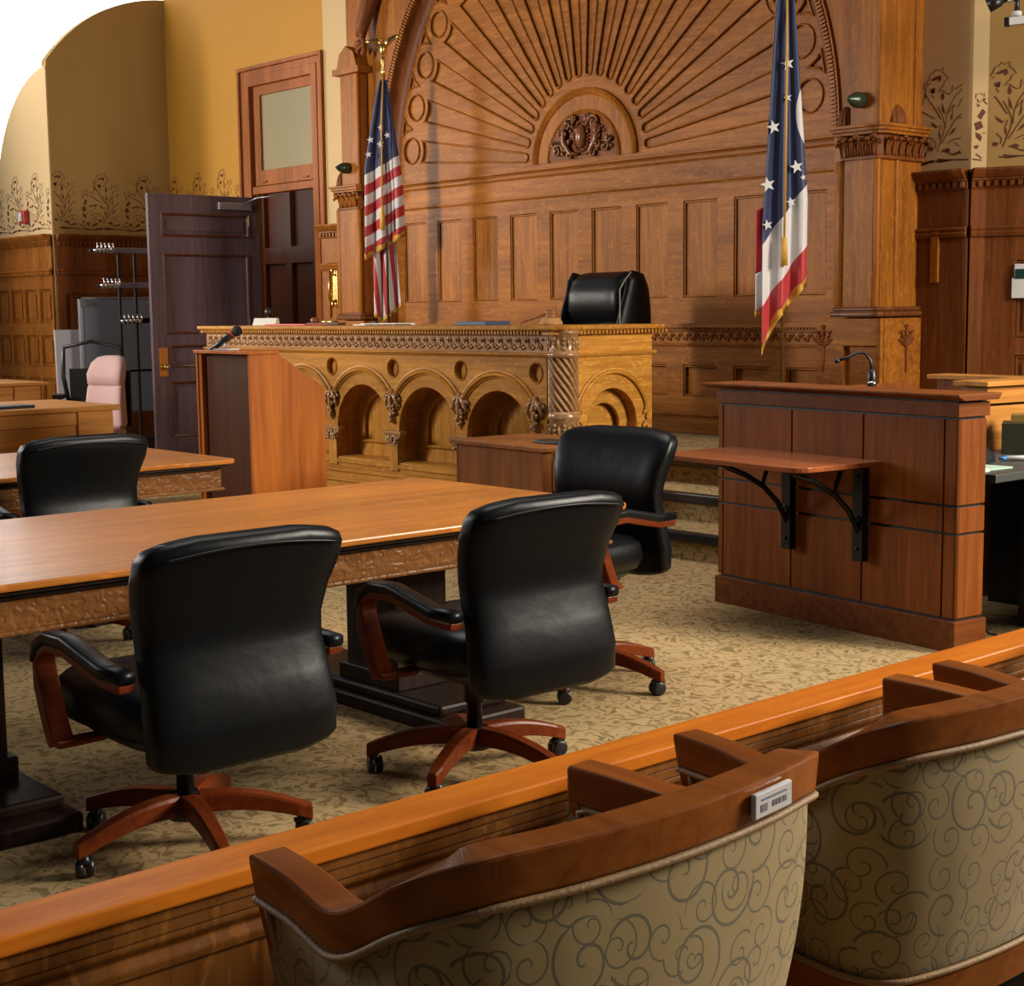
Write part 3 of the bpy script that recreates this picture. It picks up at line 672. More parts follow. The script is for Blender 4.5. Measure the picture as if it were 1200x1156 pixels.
# door casing, transom and open leaf
d1 = thing('door_1', 'tall wooden door frame with a transom light, dark leaf standing open', 'door', (-13.85, 9.1, 0), kind='structure')
cs = MB()
def casing(mb, x0, x1, z1, y, w, d):
    mb.prism([(x0, 0), (x0, z1), (x1, z1), (x1, 0), (x1-w, 0), (x1-w, z1-w), (x0+w, z1-w), (x0+w, 0)], 'y', y-d, y)
casing(cs, -14.66, -13.06, 4.13, 9.1, .04, .07); casing(cs, -14.62, -13.10, 4.09, 9.1, .07, .045); casing(cs, -14.55, -13.17, 4.02, 9.12, .10, .075); casing(cs, -14.46, -13.20, 3.95, 9.16, .04, .05)
cs.box(-14.44, -13.2, 9.06, 9.16, 2.78, 2.86)
link('casing', cs, DOOR_F, d1, bevel=.006)
tf = plate(rect(-14.42, -13.22, 2.87, 3.92), [rect(-14.30, -13.30, 3.03, 3.82)], 9.09, .05, .004); tf.box(-14.3, -14.2, 9.07, 9.1, 2.90, 2.915).box(-13.5, -13.4, 9.07, 9.1, 2.90, 2.915)
link('transom_sash', tf, DOOR_F, d1)
TG = plain('transom_glass', (.34, .29, .17), .08, coat=.6)
link('transom_glass', MB().box(-14.31, -13.29, 9.115, 9.125, 3.02, 3.83), TG, d1)
# door leaf swung out toward the room
lf = thing('door_2', 'dark varnished door leaf swung open with brass plate and closer', 'door', (-14.4, 9.05, 0), kind='structure')
# built flat in xz, then turned so width runs along -y
holes = [rect(.14, 1.19, 2.31, 2.55), rect(.16, 1.18, 1.30, 2.13), rect(.2, .62, .95, 1.18), rect(.72, 1.14, .95, 1.18), rect(.2, .62, .22, .80), rect(.72, 1.14, .22, .80)]
dl = plate(rect(0, 1.33, .02, 2.745), holes, -.025, .05, .003); dl.box(.02, 1.31, -.012, .012, .04, 2.72)
mo = MB()
for h in holes[:]:
    mo.sweep([(-.018, 0), (-.014, .012), (-.004, .016), (.008, .004), (.01, 0)], poly3([(h[i][0]+(.014 if i in (0, 3) else -.014), h[i][1]+(.014 if i < 2 else -.014)) for i in range(4)], -.022), closed=True)
for h in holes[:1]+holes[2:]: dl.box(h[0][0]+.06, h[1][0]-.06, -.022, .0, h[0][1]+.06, h[2][1]-.06)
Rm = Matrix(((0, -1, 0, -14.4), (-1, 0, 0, 9.09), (0, 0, 1, 0), (0, 0, 0, 1)))
def turn(mb, M_): mb.v = [tuple(M_ @ Vector(v)) for v in mb.v]; return mb
# local -y (front) must face +x
link('leaf_frame', turn(dl, Rm), DOOR, lf); link('leaf_moulding', turn(mo, Rm), plain('door_bead', (.10, .028, .012), .3, coat=.3), lf)
link('closer', turn(MB().box(.12, .52, -.07, -.025, 2.60, 2.68), Rm), STEEL, lf, bevel=.006)
link('closer_arm', MB().tube([(-14.33, 8.87, 2.67), (-14.1, 8.9, 2.72), (-13.85, 9.04, 2.74)], .008, 6), STEEL, lf)
link('handle_plate', turn(MB().box(1.17, 1.27, -.034, -.024, .86, 1.16), Rm), BRASS, lf, bevel=.003)
kb = MB(); kb.lathe([(.012, 0), (.012, -.04), (.03, -.05), (.034, -.065), (.026, -.082), (.004, -.088)], (1.22, -.03, .96), 16, axis='y')
link('knob', turn(kb, Rm), BRASS, lf)
hg = MB()
for z in (.35, 1.4, 2.5): hg.tube([(-14.37, 9.075, z-.06), (-14.37, 9.075, z+.06)], .014, 8); hg.box(-14.37, -14.30, 9.05, 9.06, z-.06, z+.06)
link('hinge', hg, BRASS, lf)
# dark corridor behind the door
co = thing('wall_corridor', 'dark wooden corridor glimpsed through the open door', 'wall', (-14, 11, 0), kind='structure')
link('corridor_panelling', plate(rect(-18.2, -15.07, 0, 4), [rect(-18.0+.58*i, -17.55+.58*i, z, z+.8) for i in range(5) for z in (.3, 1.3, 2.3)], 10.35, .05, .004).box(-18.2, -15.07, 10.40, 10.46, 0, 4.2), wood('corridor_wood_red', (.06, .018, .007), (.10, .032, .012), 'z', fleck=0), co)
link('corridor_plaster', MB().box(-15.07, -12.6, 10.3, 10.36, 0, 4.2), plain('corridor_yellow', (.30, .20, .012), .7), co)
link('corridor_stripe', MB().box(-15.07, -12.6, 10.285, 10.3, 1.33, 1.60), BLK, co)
area('added_corridor_light', (-14.3, 9.8, 4.0), (-15.0, 10.2, 1.5), .4, .4, 12, (1.0, .85, .6))  # added so the corridor shows through the doorway; no lamp seen there
# small wainscot block with a brass pull, between door and pilaster
ws = thing('wall_wainscot_end', 'short oak wainscot end with an upright brass pull beside the door', 'wall', (-12.85, 8.95, 0), kind='structure')
wm = plate(rect(-13.0, -12.5, 0, 2.30), [rect(-12.88, -12.60, 1.45, 2.0)], 8.95, .03, .003); wm.box(-13.0, -12.5, 8.97, 9.2, 0, 2.30)
link('end_board', wm, OAK_Z, ws)
c = MB(); cornice(c, (-13.0, 8.95), (-12.5, 8.95), (0, -1), 2.38); link('cornice', c, OAK_X, ws)
hp = MB(); hp.box(-12.845, -12.765, 8.962, 8.972, 1.58, 1.93)
link('pull_plate', hp, BRASS, ws, bevel=.004)
hp = MB(); hp.tube([(-12.80, 8.95, 1.88), (-12.80, 8.90, 1.87), (-12.80, 8.89, 1.75), (-12.80, 8.90, 1.63), (-12.80, 8.95, 1.62)], [.015, .013, .011, .017, .02], 10)
hp.ell((-12.80, 8.93, 1.92), (.022, .02, .03), 10, 8); hp.ell((-12.80, 8.93, 1.585), (.02, .02, .035), 10, 8)
link('pull_handle', hp, BRASS, ws)

# ================================================================== JUDGE BENCH
bx0, bx1, by = -11.38, -7.18, 6.65
bn = thing('judge_bench', 'long carved golden oak judge bench with arched niches and a spiral corner column', 'bench', (-9.3, 6.65, .0))
PIT_, BC = .762, [-7.66-.762*k for k in range(5)]
hl = [arch(c-.325, c+.325, .42, .648) for c in BC]+[circ(c+PIT_/2, 1.10, .057, 20, .062) for c in BC]+[circ(BC[-1]-PIT_/2+.0, 1.10, .057, 20, .062)]
fr = plate(rect(bx0, bx1, .34, 1.215), hl, by, .05, .004)
link('front_board', fr, BEN_X, bn)
nb = plate(rect(bx0, bx1, .40, 1.2), [arch(c-.215, c+.215, .54, .675) for c in BC], by+.17, .03, .01)
nb.box(bx0, bx1, by+.20, by+.24, .02, 1.36).box(bx0, bx1, by+.032, by+.06, 1.0, 1.2)
link('niche_back', nb, BEN_Z, bn)
ns = MB()
for c in BC:
    pts = [(c-.326, by+.18, .42), (c-.326, by+.18, .648)]+[(c-.326*cos(pi*k/20), by+.18, .648+.326*sin(pi*k/20)) for k in range(21)]+[(c+.326, by+.18, .648), (c+.326, by+.18, .42)]
    ns.add([p for q in pts for p in (q, (q[0], by+.01, q[2]))], [(2*i, 2*i+1, 2*i+3, 2*i+2) for i in range(len(pts)-1)], 0, True)
    ns.prism([(by-.012, .38), (by-.012, .40), (by+.03, .425), (by+.18, .43), (by+.18, .38)], 'x', c-.33, c+.33)
    ns.prism([(by+.16, .525), (by+.145, .535), (by+.17, .55), (by+.18, .55), (by+.18, .525)], 'x', c-.22, c+.22)
link('niche_lining', ns, BEN_Z, bn)
am = MB()
for c in BC:
    a0 = math.acos(.381/.465)
    for rr, w, d in ((.455, .012, .016), (.432, .010, .026), (.415, .006, .012)):
        aa = math.acos(min(1, .376/rr)) if rr > .376 else 0
        am.sweep([(-w, 0), (-w, d*.7), (0, d), (w, d*.7), (w, 0)], [(c+rr*cos(aa+(pi-2*aa)*k/28), by, .648+rr*sin(aa+(pi-2*aa)*k/28)) for k in range(29)], sm=False)
    am.sweep([(-.006, 0), (0, .008), (.006, 0)], poly3(circ(c+PIT_/2, 1.10, .062, 20, .067), by), closed=True)
am.sweep([(-.006, 0), (0, .008), (.006, 0)], poly3(circ(BC[-1]-PIT_/2, 1.10, .062, 20, .067), by), closed=True)
link('arch_moulding', am, BEN_X, bn)
# grape and leaf clusters plus small capitals on the piers
random.seed(3)
for i in range(6):
    x = BC[0]+PIT_/2-PIT_*i
    g = MB()
    for q in range(26):
        t = q/26; w = .085*(1-abs(t-.18)*1.1); g.ell((x+random.uniform(-w, w), by-.012-random.random()*.02, .925-.20*t+random.uniform(-.01, .01)), (random.uniform(.010, .017),)*3, 8, 6)
    for s_ in (-1, 1):
        scroll(g, x+s_*.055, .87, by-.01, .032, s_, 1.1, .008, 0 if s_ > 0 else pi); g.tube([(x, by-.01, .93), (x+s_*.04, by-.03, .90), (x+s_*.07, by-.02, .84), (x+s_*.045, by-.01, .80)], [.008, .014, .012, .004], 6)
    g.tube([(x, by-.01, .95), (x, by-.035, .88), (x, by-.02, .76), (x, by-.005, .70)], [.010, .016, .012, .004], 6)
    tag(link('carved_cluster', g, BEN_C, bn))
    k = MB()
    k.box(x-.115, x+.115, by-.035, by+.02, .632, .65); k.box(x-.10, x+.10, by-.025, by+.02, .622, .632)
    k.prism([(x-.09, .622), (x-.055, .545), (x+.055, .545), (x+.09, .622)], 'y', by-.02, by+.02)
    for q in range(18): k.ell((x+random.uniform(-.065, .065), by-.024, .56+random.random()*.055), (.013, .011, .012), 8, 6)
    for s_ in (-1, 1): scroll(k, x+s_*.05, .59, by-.022, .022, s_, 1.1, .007)
    link('pier_capital', k, BEN_C, bn)
    k = MB(); k.box(x-.05, x+.05, by-.012, by+.02, .36, .545); link('pier', k, BEN_Z, bn, bevel=.003)
bs = MB()
hmould(bs, bx0-.02, bx1, .315, by, .03, .03); bs.box(bx0, bx1, by-.015, by+.05, .02, .34); hmould(bs, bx0-.02, bx1, .245, by-.015, .028, .03); bs.box(bx0, bx1, by-.03, by+.05, .02, .235)
hmould(bs, bx0-.02, bx1+.04, 1.215, by, .028, .035)
link('base_moulding', bs, BEN_X, bn)
fz = MB(); fz.box(bx0, bx1+.02, by-.008, by+.05, 1.23, 1.345)
x = bx0+.06
while x < bx1-.03:
    scroll(fz, x, 1.302, by-.010, .026, 1, 1.2, .006, n=12); scroll(fz, x+.045, 1.262, by-.010, .026, -1, 1.2, .006, a0=pi, n=12)
    fz.ell((x+.028, by-.014, 1.286), (.018, .010, .008), 8, 6, rot=Matrix.Rotation(.8, 3, 'Y')); fz.ell((x-.018, by-.012, 1.262), (.016, .009, .009), 8, 6)
    fz.ell((x+.065, by-.012, 1.315), (.014, .009, .009), 8, 6)
    x += .088
link('carved_frieze', fz, BEN_C, bn)
# desk top with little dentils, returned round the corner
tp = MB()
tp.prism([(bx0-.07, by-.06), (-7.20, by-.06), (-7.19, by-.085), (-7.05, by-.10), (-6.98, by-.03), (-6.995, by+.02), (-6.995, 7.56), (-7.5, 7.56), (-7.5, 7.25), (bx0-.07, 7.25)], 'z', 1.372, 1.403)
link('desk_top', tp, BEN_X, bn, bevel=.010)
tp = MB()
tp.prism([(bx0-.05, by-.035), (-7.19, by-.035), (-7.05, by-.07), (-7.01, by+.0), (-7.015, 7.54), (-7.5, 7.54), (-7.5, 7.23), (bx0-.05, 7.23)], 'z', 1.345, 1.372)
for i in range(int(4.2/.032)): tp.box(bx0+i*.032, bx0+i*.032+.018, by-.048, by-.03, 1.348, 1.370)
for i in range(27): tp.box(-7.02, -7.002, by+.06+i*.033, by+.06+i*.033+.018, 1.348, 1.370)
link('dentil_band', tp, BEN_X, bn)
# spiral corner column
ccx, ccy = -7.085, by+.055
cc = MB(); rings = []
for j in range(41):
    z = .86+.345*j/40; a = -j/40*2.6
    rings.append([(ccx+(.088+.010*cos(14*(2*pi*k/112)))*cos(2*pi*k/112+a), ccy+(.088+.010*cos(14*(2*pi*k/112)))*sin(2*pi*k/112+a), z) for k in range(112)])
cc.loft(rings)
link('twisted_shaft', cc, BEN_C, bn)
cc = MB()
cc.lathe([(.098, .02), (.098, .60), (.105, .61), (.105, .635), (.096, .645), (.090, .66), (.090, .66), (.093, .68), (.093, .80), (.102, .81), (.106, .825), (.100, .84), (.095, .86)], (ccx, ccy, 0), 32)
cc.lathe([(.098, 1.20), (.108, 1.215), (.104, 1.23), (.094, 1.24), (.094, 1.345), (.104, 1.35), (.11, 1.372)], (ccx, ccy, 0), 32)
for z, n in ((.74, 9), (1.29, 9)):
    for k in range(n):
        a = 2*pi*k/n; p = (ccx+.094*cos(a), ccy+.094*sin(a), z)
        for dz in (-.03, 0, .03): cc.ell((p[0], p[1], z+dz), (.012, .012, .014), 8, 6)
        cc.ell((ccx+.094*cos(a+.3), ccy+.094*sin(a+.3), z), (.010, .010, .03), 8, 6)
link('corner_column', cc, BEN_C, bn)
# right end of the bench (faces +x)
E0 = [rect(0, 1, 0, 1)]
def endmb(mb):   # local x -> world y, local -y -> world +x
    return turn(mb, Matrix(((0, -1, 0, -7.05), (1, 0, 0, 0), (0, 0, 1, 0), (0, 0, 0, 1))))
e = plate(rect(6.72, 7.49, .02, 1.36), [arch(6.88, 7.34, .44, .76)], 0, .05, .004); e.box(6.72, 7.49, .14, .17, .02, 1.36)
link('end_board', endmb(e), BEN_Y, bn)
e = plate(rect(6.8, 7.42, .4, 1.1), [arch(6.96, 7.26, .52, .74)], .08, .03, .008)
e.add([p for q in ([(7.11-.232*cos(pi*k/20), .09, .76+.232*sin(pi*k/20)) for k in range(21)]) for p in (q, (q[0], .0, q[2]))], [(2*i, 2*i+1, 2*i+3, 2*i+2) for i in range(20)], 0, True)
e.box(6.87, 6.885, .0, .09, .4, .76).box(7.335, 7.35, .0, .09, .4, .76)
link('end_niche', endmb(e), BEN_Y, bn)
e = MB()
for rr, w, d in ((.345, .010, .016), (.325, .009, .024)):
    e.sweep([(-w, 0), (-w, d*.7), (0, d), (w, d*.7), (w, 0)], [(7.11+rr*cos(pi*k/28), 0, .77+rr*sin(pi*k/28)) for k in range(29)])
e.prism([(0, 1.20), (-.02, 1.205), (-.03, 1.22), (-.015, 1.23), (0, 1.23)], 'x', 6.74, 7.51)
link('end_moulding', endmb(turn(e, Matrix(((1, 0, 0, 0), (0, 1, 0, 0), (0, 0, 1, 0), (0, 0, 0, 1))))), BEN_Y, bn)
for yy in (6.80, 7.43):
    e = MB()
    for q in range(14): e.ell((yy+random.uniform(-.035, .035), -.012, .85-.15*q/14), (.012, .010, .012), 8, 6)
    scroll(e, yy, .84, -.008, .028, 1, 1.2, .007); link('carved_cluster', endmb(e), BEN_Y, bn)
# left end and inner shelf of the bench
link('left_end_board', MB().box(bx0, bx0+.05, by+.02, 7.2, .0, 1.37), BEN_Z, bn)

# ---- things on the bench
def onbench(n, mb, mat, label, cat, **k): return tag(link(n, mb, mat, **k), label, cat)
o = thing('name_plate', 'cream wedge shaped name block on the left of the judge bench', 'name plate', (-11.02, 7.0, 1.403), .45)
link('wedge', MB().prism([(-.035, 0), (.05, 0), (.03, .06), (.0, .06)], 'x', -.11, .11), plain('cream_block', (.62, .60, .50), .5), o, world=False, bevel=.002)
mi = thing('bench_microphone', 'black round microphone standing behind the cream block on the judge bench', 'microphone', (-11.22, 7.16, 1.403))
link('stem', MB().tube([(0, 0, 0), (0, 0, .04), (.01, -.01, .09)], .008, 8).lathe([(.035, 0), (.035, .012), (.01, .016)], n=16), BLK, mi, world=False)
link('foam_head', MB().ell((.01, -.01, .11), (.032, .032, .036), 14, 10), BLK, mi, world=False)
onbench('red_folder', MB().box(-10.72, -10.15, 6.80, 7.02, 1.4035, 1.415), plain('red_paper', (.60, .10, .08), .6), 'flat red folder on the judge bench below the striped flag', 'folder', bevel=.002)
o = thing('paper_stack', 'loose white papers with a black clip on the middle of the judge bench', 'papers', (-9.25, 6.92, 1.4035), .1)
link('sheets', MB().box(-.26, .20, -.09, .12, 0, .009).box(-.14, .24, -.12, .08, .009, .016), PAPER, o, world=False)
link('clip', MB().box(-.02, .02, -.12, -.08, .012, .030), BLK, o, world=False, bevel=.003)
onbench('blue_notebook', MB().box(-8.30, -7.98, 6.82, 7.05, 1.4035, 1.43), plain('navy_cover', (.02, .04, .09), .5), 'dark blue notebook lying beside the gavel handle', 'notebook', bevel=.003)
o = thing('pen_tray', 'small dark wooden pen tray with brass end on the left half of the bench', 'tray', (-10.35, 7.12, 1.4035))
link('tray', MB().box(-.18, .26, -.04, .04, 0, .018), plain('dark_tray', (.07, .025, .012), .35), o, world=False, bevel=.004)
link('pen', MB().tube([(-.15, 0, .026), (.2, .01, .026)], .007, 8), BRASS, o, world=False)
link('inkwell', MB().lathe([(.035, .018), (.035, .05), (.02, .06)], (-.12, 0, 0), 16), plain('amber_wood', (.2, .06, .02), .3), o, world=False)
o = thing('gavel', 'turned wooden gavel resting on its round sound block at the bench corner', 'gavel', (-7.36, 6.86, 1.4525), 0)
GW = wood('gavel_wood', (.20, .07, .025), (.32, .13, .05), 'z', fleck=0, rough=.3)
link('head', MB().lathe([(.040, 0), (.043, .006), (.036, .016), (.041, .028), (.041, .034), (.036, .044), (.043, .054), (.038, .062), (.01, .065)], n=24), GW, o, world=False)
link('handle', MB().tube([(-.02, .0, .03), (-.16, .02, .006), (-.34, .04, -.03)], [.010, .009, .013], 10), GW, o, world=False)
onbench('sound_block', MB().lathe([(.075, 1.4035), (.078, 1.415), (.070, 1.432), (.064, 1.438), (.066, 1.446), (.045, 1.452)], (-7.36, 6.86, 0), 28), wood('block_wood', (.30, .14, .05), (.42, .21, .08), 'x', fleck=0), 'round turned wooden sound block under the gavel', 'sound block')

# ---- judge chair
jc = thing('judge_chair', 'high backed black leather executive chair behind the judge bench', 'chair', (-8.22, 7.95, PZ), -.10)
def se(a, p): return math.copysign(abs(a)**p, a)
def pillow(mb, sec, n=28, px=.35, py=.6):
    # sec: list of (z, halfwidth, ycentre, halfdepth, edge wrap) rings
    rings = []
    for (z, w, yc, d, wrap) in sec:
        r = []
        for k in range(n):
            a = 2*pi*(k+.5)/n; x = w*se(cos(a), px); y = yc+d*se(sin(a), py)+wrap*(x/max(w, 1e-6))**2
            r.append((x, y, z))
        rings.append(r)
    mb.loft(rings); return mb
# faces -y: backrest behind at +y
pb = MB(); pillow(pb, [(.42, .20, .20, .03, -.02), (.45, .27, .20, .06, -.04), (.62, .29, .22, .075, -.05), (.80, .30, .245, .075, -.05), (.90, .30, .26, .06, -.05)]); link('backrest', pb, LEA, jc, world=False)
pb = MB(); pillow(pb, [(.885, .24, .21, .03, -.02), (.90, .30, .215, .07, -.02), (.98, .315, .215, .105, -.02), (1.10, .315, .225, .12, -.02), (1.20, .31, .25, .10, -.02), (1.25, .285, .28, .065, -.02), (1.265, .24, .29, .03, -.02)]); link('head_pillow', pb, LEA, jc, world=False)
for s_ in (-1, 1):
    w_ = MB(); rings = []
    for j in range(13):
        t = j/12; z = .45+.80*t; yc = .22+.08*t; L_ = .10+.07*sin(pi*min(1, t*1.1))
        if t > .92: L_ *= .6
        rings.append([(s_*(.345+.035*cos(a)), yc+.02+L_*se(sin(a), .8)*1.0-.05, z+.02*sin(a)*(1 if t < .9 else -1)) for a in [2*pi*k/16 for k in range(16)]])
    w_.loft(rings); link('side_wing', w_, LEA, jc, world=False)
    if s_ < 0: continue
    sp = MB(); sp.tube([(s_*(.385), .07+.0*j, .5+.07*j) if j < 10 else (s_*.385, .09+.03*(j-9), 1.17+.03*(j-9)) for j in range(13)], .0035, 6); link('pale_stitching', sp, plain('pale_thread', (.35, .32, .24), .7), jc, world=False)
pb = MB(); pillow(pb, [(.34, .22, -.02, .22, 0), (.37, .29, -.02, .27, 0), (.44, .29, -.02, .28, 0), (.49, .25, -.02, .24, 0)]); link('seat', pb, LEA, jc, world=False)
def star_base(parent, a0, r, mat, zt=.36, col=BLK, wd=.050):
    b = MB(); b.lathe([(.026, .10), (.026, zt-.12), (.036, zt-.12), (.040, zt)], n=16); b.lathe([(.052, .085), (.056, .10), (.050, .145), (.03, .155)], n=20); b.box(-.09, .09, -.11, .11, zt, zt+.04)
    link('column', b, col, parent, world=False)
    for k in range(5):
        a = a0+2*pi*k/5; c_, s_ = cos(a), sin(a); rings = []
        for j in range(9):
            t = j/8; rr = .035+(r-.035)*t; zc = .128-.052*t**1.6+.010*sin(pi*t); w = wd/2*(1.1-.28*t)*(1 if j < 8 else .75); h = .030*(1-.30*t)
            rings.append([(rr*c_-q*w*s_, rr*s_+q*w*c_, zc+p*h) for q, p in ((-1, -1), (1, -1), (1, .6), (.8, 1), (-.8, 1), (-1, .6))])
        l = MB(); l.loft(rings, sm=False); lo = link('leg', l, mat, parent, world=False, bevel=.003)
        cs_ = MB(); cx, cy = (r-.025)*c_, (r-.025)*s_; ca = a+1.1+k
        for q in (-1, 1):
            d = Vector((-sin(ca), cos(ca), 0)); m_ = Vector((cx, cy, .028))+d*(q*.014)
            rings = [[tuple(m_+d*(e*.010)+Vector((cos(ca), sin(ca), 0))*(rad*cos(2*pi*i/16))+Vector((0, 0, 1))*(rad*sin(2*pi*i/16))) for i in range(16)] for e, rad in ((-1, .020), (-.8, .027), (.8, .027), (1, .020))]
            cs_.loft(rings)
        cs_.tube([(cx, cy, .03), (cx, cy, .075)], .009, 8); cs_.tube([(cx-.02*cos(ca), cy-.02*sin(ca), .05), (cx, cy, .058), (cx+.025*cos(ca), cy+.025*sin(ca), .045)], .014, 8)
        link('caster', cs_, BLK, lo, world=False)
star_base(jc, .3, .32, BLKM, zt=.30)
for s_ in (-1, 1):
    link('armrest', MB().tube([(s_*.34, .20, .42), (s_*.36, .15, .62), (s_*.36, -.05, .64), (s_*.36, -.18, .60), (s_*.35, -.16, .45), (s_*.3, -.05, .38)], .028, 8), BLK, jc, world=False)

# ================================================================== FLAGS
def cloth(root, name, pts_fn, nu, nv, mat, mi_fn=None, th=.006, mats=None):
    # cloth sheet z downwards; UV = flag coordinates
    mb = MB(); mb.uv = []
    for j in range(nv+1):
        for i in range(nu+1):
            u, v = i/nu, j/nv; p, q = pts_fn(u, v); mb.v.append(p); mb.uv.append(q)
    for j in range(nv):
        for i in range(nu):
            a = j*(nu+1)+i; mb.f.append((a, a+1, a+nu+2, a+nu+1)); mb.mi.append(0); mb.sm.append(True)
    o = link(name, mb, mat, root)
    s_ = o.modifiers.new('thick', 'SOLIDIFY'); s_.thickness = th; return o
def flagmat(name, blue, red, white, kind):
    m, N, L, P = newmat(name); uv = N.new('ShaderNodeUVMap'); sx = N.new('ShaderNodeSeparateXYZ'); L.new(uv.outputs[0], sx.inputs[0])
    def M(op, a, b=None):
        n = N.new('ShaderNodeMath'); n.operation = op
        for i, x in enumerate((a, b)):
            if x is None: continue
            if isinstance(x, (int, float)): n.inputs[i].default_value = x
            else: L.new(x, n.inputs[i])
        return n.outputs[0]
    def mix(f, a, b):
        n = N.new('ShaderNodeMix'); n.data_type = 'RGBA'; L.new(f, n.inputs[0])
        for i, x in ((6, a), (7, b)):
            if isinstance(x, tuple): n.inputs[i].default_value = x+(1,)
            else: L.new(x, n.inputs[i])
        return n.outputs[2]
    st = M('GREATER_THAN', M('FRACT', M('MULTIPLY', sx.outputs[1], .5)), .5)
    col = mix(st, white, red)
    if kind == 'canton': col = mix(M('LESS_THAN', sx.outputs[1], 0), col, blue)
    L.new(col, P.inputs['Base Color']); P.inputs['Roughness'].default_value = .55; P.inputs['Sheen Weight'].default_value = .3
    return m
FB, FR_, FW = (.012, .022, .085), (.42, .012, .018), (.62, .60, .60)
USM = flagmat('striped_flag_cloth', FB, FR_, FW, 'canton')
GOLD = plain('gold_fringe', (.62, .33, .045), .5, .2, bump=.5, nscale=150)
STAR = plain('white_star_cloth', (.66, .65, .66), .6)
def star(root, c, r, ux, uz, rot=0):
    c = Vector(c); pts = []
    for k in range(10):
        a = pi/2+pi*k/5+rot; rr = r if k % 2 == 0 else r*.4; pts.append(c+Vector(ux)*(rr*cos(a))+Vector(uz)*(rr*sin(a)))
    pts2 = [p+Vector((.0, .004, 0)) for p in pts]
    mb = MB(); mb.add(pts+pts2, [tuple(range(10)), tuple(range(19, 9, -1))]+[(i, (i+1) % 10, 10+(i+1) % 10, 10+i) for i in range(10)])
    link('flag_star', mb, STAR, root)
VR = Vector((cos(YAW), sin(YAW), 0))   # the folds hang broadside to the jury
def fold(u, amp, n, ph=0): return amp*sin(u*n*2*pi+ph)
def flag_pole(root, x, y, z0, z1, mat, eagle=True):
    link('pole', MB().tube([(x, y, z0+.05), (x, y, z1)], .013, 12), mat, root)
    link('stand', MB().lathe([(.15, z0), (.15, z0+.02), (.12, z0+.045), (.03, z0+.07), (.022, z0+.16)], (x, y, 0), 28), BRASS, root)
    if eagle:
        e = MB(); e.lathe([(.016, z1-.05), (.02, z1), (.012, z1+.05), (.022, z1+.10), (.014, z1+.13)], (x, y, 0), 14)
        e.ell((x, y, z1+.20), (.028, .028, .06), 12, 10); e.ell((x+.01, y-.015, z1+.275), (.016, .02, .016), 10, 8); e.tube([(x+.01, y-.03, z1+.277), (x+.012, y-.05, z1+.268)], [.006, .001], 6)
        for s_ in (-1, 1):
            w = []; 
            e.tube([(x+s_*.015*VR.x, y+s_*.015*VR.y, z1+.22), (x+s_*.06*VR.x, y+s_*.06*VR.y, z1+.27), (x+s_*.115*VR.x, y+s_*.115*VR.y, z1+.285+.02*s_), (x+s_*.16*VR.x, y+s_*.16*VR.y, z1+.29+.03*s_)], [.02, .026, .02, .003], 8, flat=.4)
        link('eagle_finial', e, BRASS, root)
# striped flag at the left of the bench
ux, uy = -11.44, 8.60
uf = thing('flag_stand', 'striped flag with white stars and brass eagle on a pole left of the judge bench', 'flag', (ux, uy, PZ))
flag_pole(uf, ux, uy, PZ, 3.68, plain('dark_flag_pole', (.06, .025, .012), .3))
def us_front(u, v):
    z = 3.60-1.26*v-(.14*(1-u))*min(1, max(0, (v-.2)/.8)); 
    z = 3.60+(2.03+.22*u-3.60)*v
    wl_ = .03+.155*min(1, v*2.0)**.8+.03*v; wr_ = .035+.10*min(1, v*1.5)+.05*v
    s_ = -wl_+(wl_+wr_)*u; dpt = -.03-.02*v+fold(u, .028*(.3+v), 2.4, v*1.5)
    p = Vector((ux, uy, 0))+VR*(s_*.92)+Vector((-.66, .75, 0))*0+Vector((sin(YAW), -cos(YAW), 0))*(.05+dpt)
    tt = (2.855-(z-.52*s_))/.093   # stripe number below the canton
    return (p.x, p.y, z), (u, tt)
cloth(uf, 'flag_cloth', us_front, 60, 90, USM)
def us_back(u, v):
    z = 2.22-(.78-.10*abs(u-.3)*2)*v; wl_ = .15-.0*v; wr_ = .07+.05*v
    s_ = -wl_+(wl_+wr_)*u+.01; p = Vector((ux, uy, 0))+VR*(s_*.92)+Vector((sin(YAW), -cos(YAW), 0))*(-.05+fold(u, .02, 2, v))
    return (p.x, p.y, z), (u, 4+ (u*4.2-.6*v*(1-u)*3)+.3)
cloth(uf, 'flag_cloth', us_back, 40, 40, flagmat('striped_flag_cloth_under', FB, FR_, FW, 'plain'))
def edge(root, fn, v=1.0, w=.04, n=40):
    rings = []
    for i in range(n+1):
        p, _ = fn(i/n, v); p = Vector(p)
        rings.append([p+Vector((0, -.006, .012)), p+Vector((0, .006, .012)), p+Vector((0, .007, -w)), p+Vector((0, -.007, -w))])
    link('gold_fringe', MB().loft(rings), GOLD, root)
edge(uf, us_front, w=.05); edge(uf, us_back, w=.035)
FR = uf
for (s_, z, r) in ((-.035, 3.02, .036), (-.125, 3.06, .034), (-.145, 2.93, .032), (-.03, 3.17, .028), (.03, 3.10, .03)):
    p = Vector((ux, uy, 0))+VR*s_+Vector((sin(YAW), -cos(YAW), 0))*.085; star(FR, (p.x, p.y, z), r, VR, (0, 0, 1), .2)
cd_ = MB(); q = Vector((sin(YAW), -cos(YAW), 0))*.11
cd_.tube([(ux+q.x*.3, uy+q.y*.3, 3.66), (ux-.03+q.x, uy+q.y, 3.2), (ux-.045+q.x, uy+q.y, 2.45)], .007, 6)
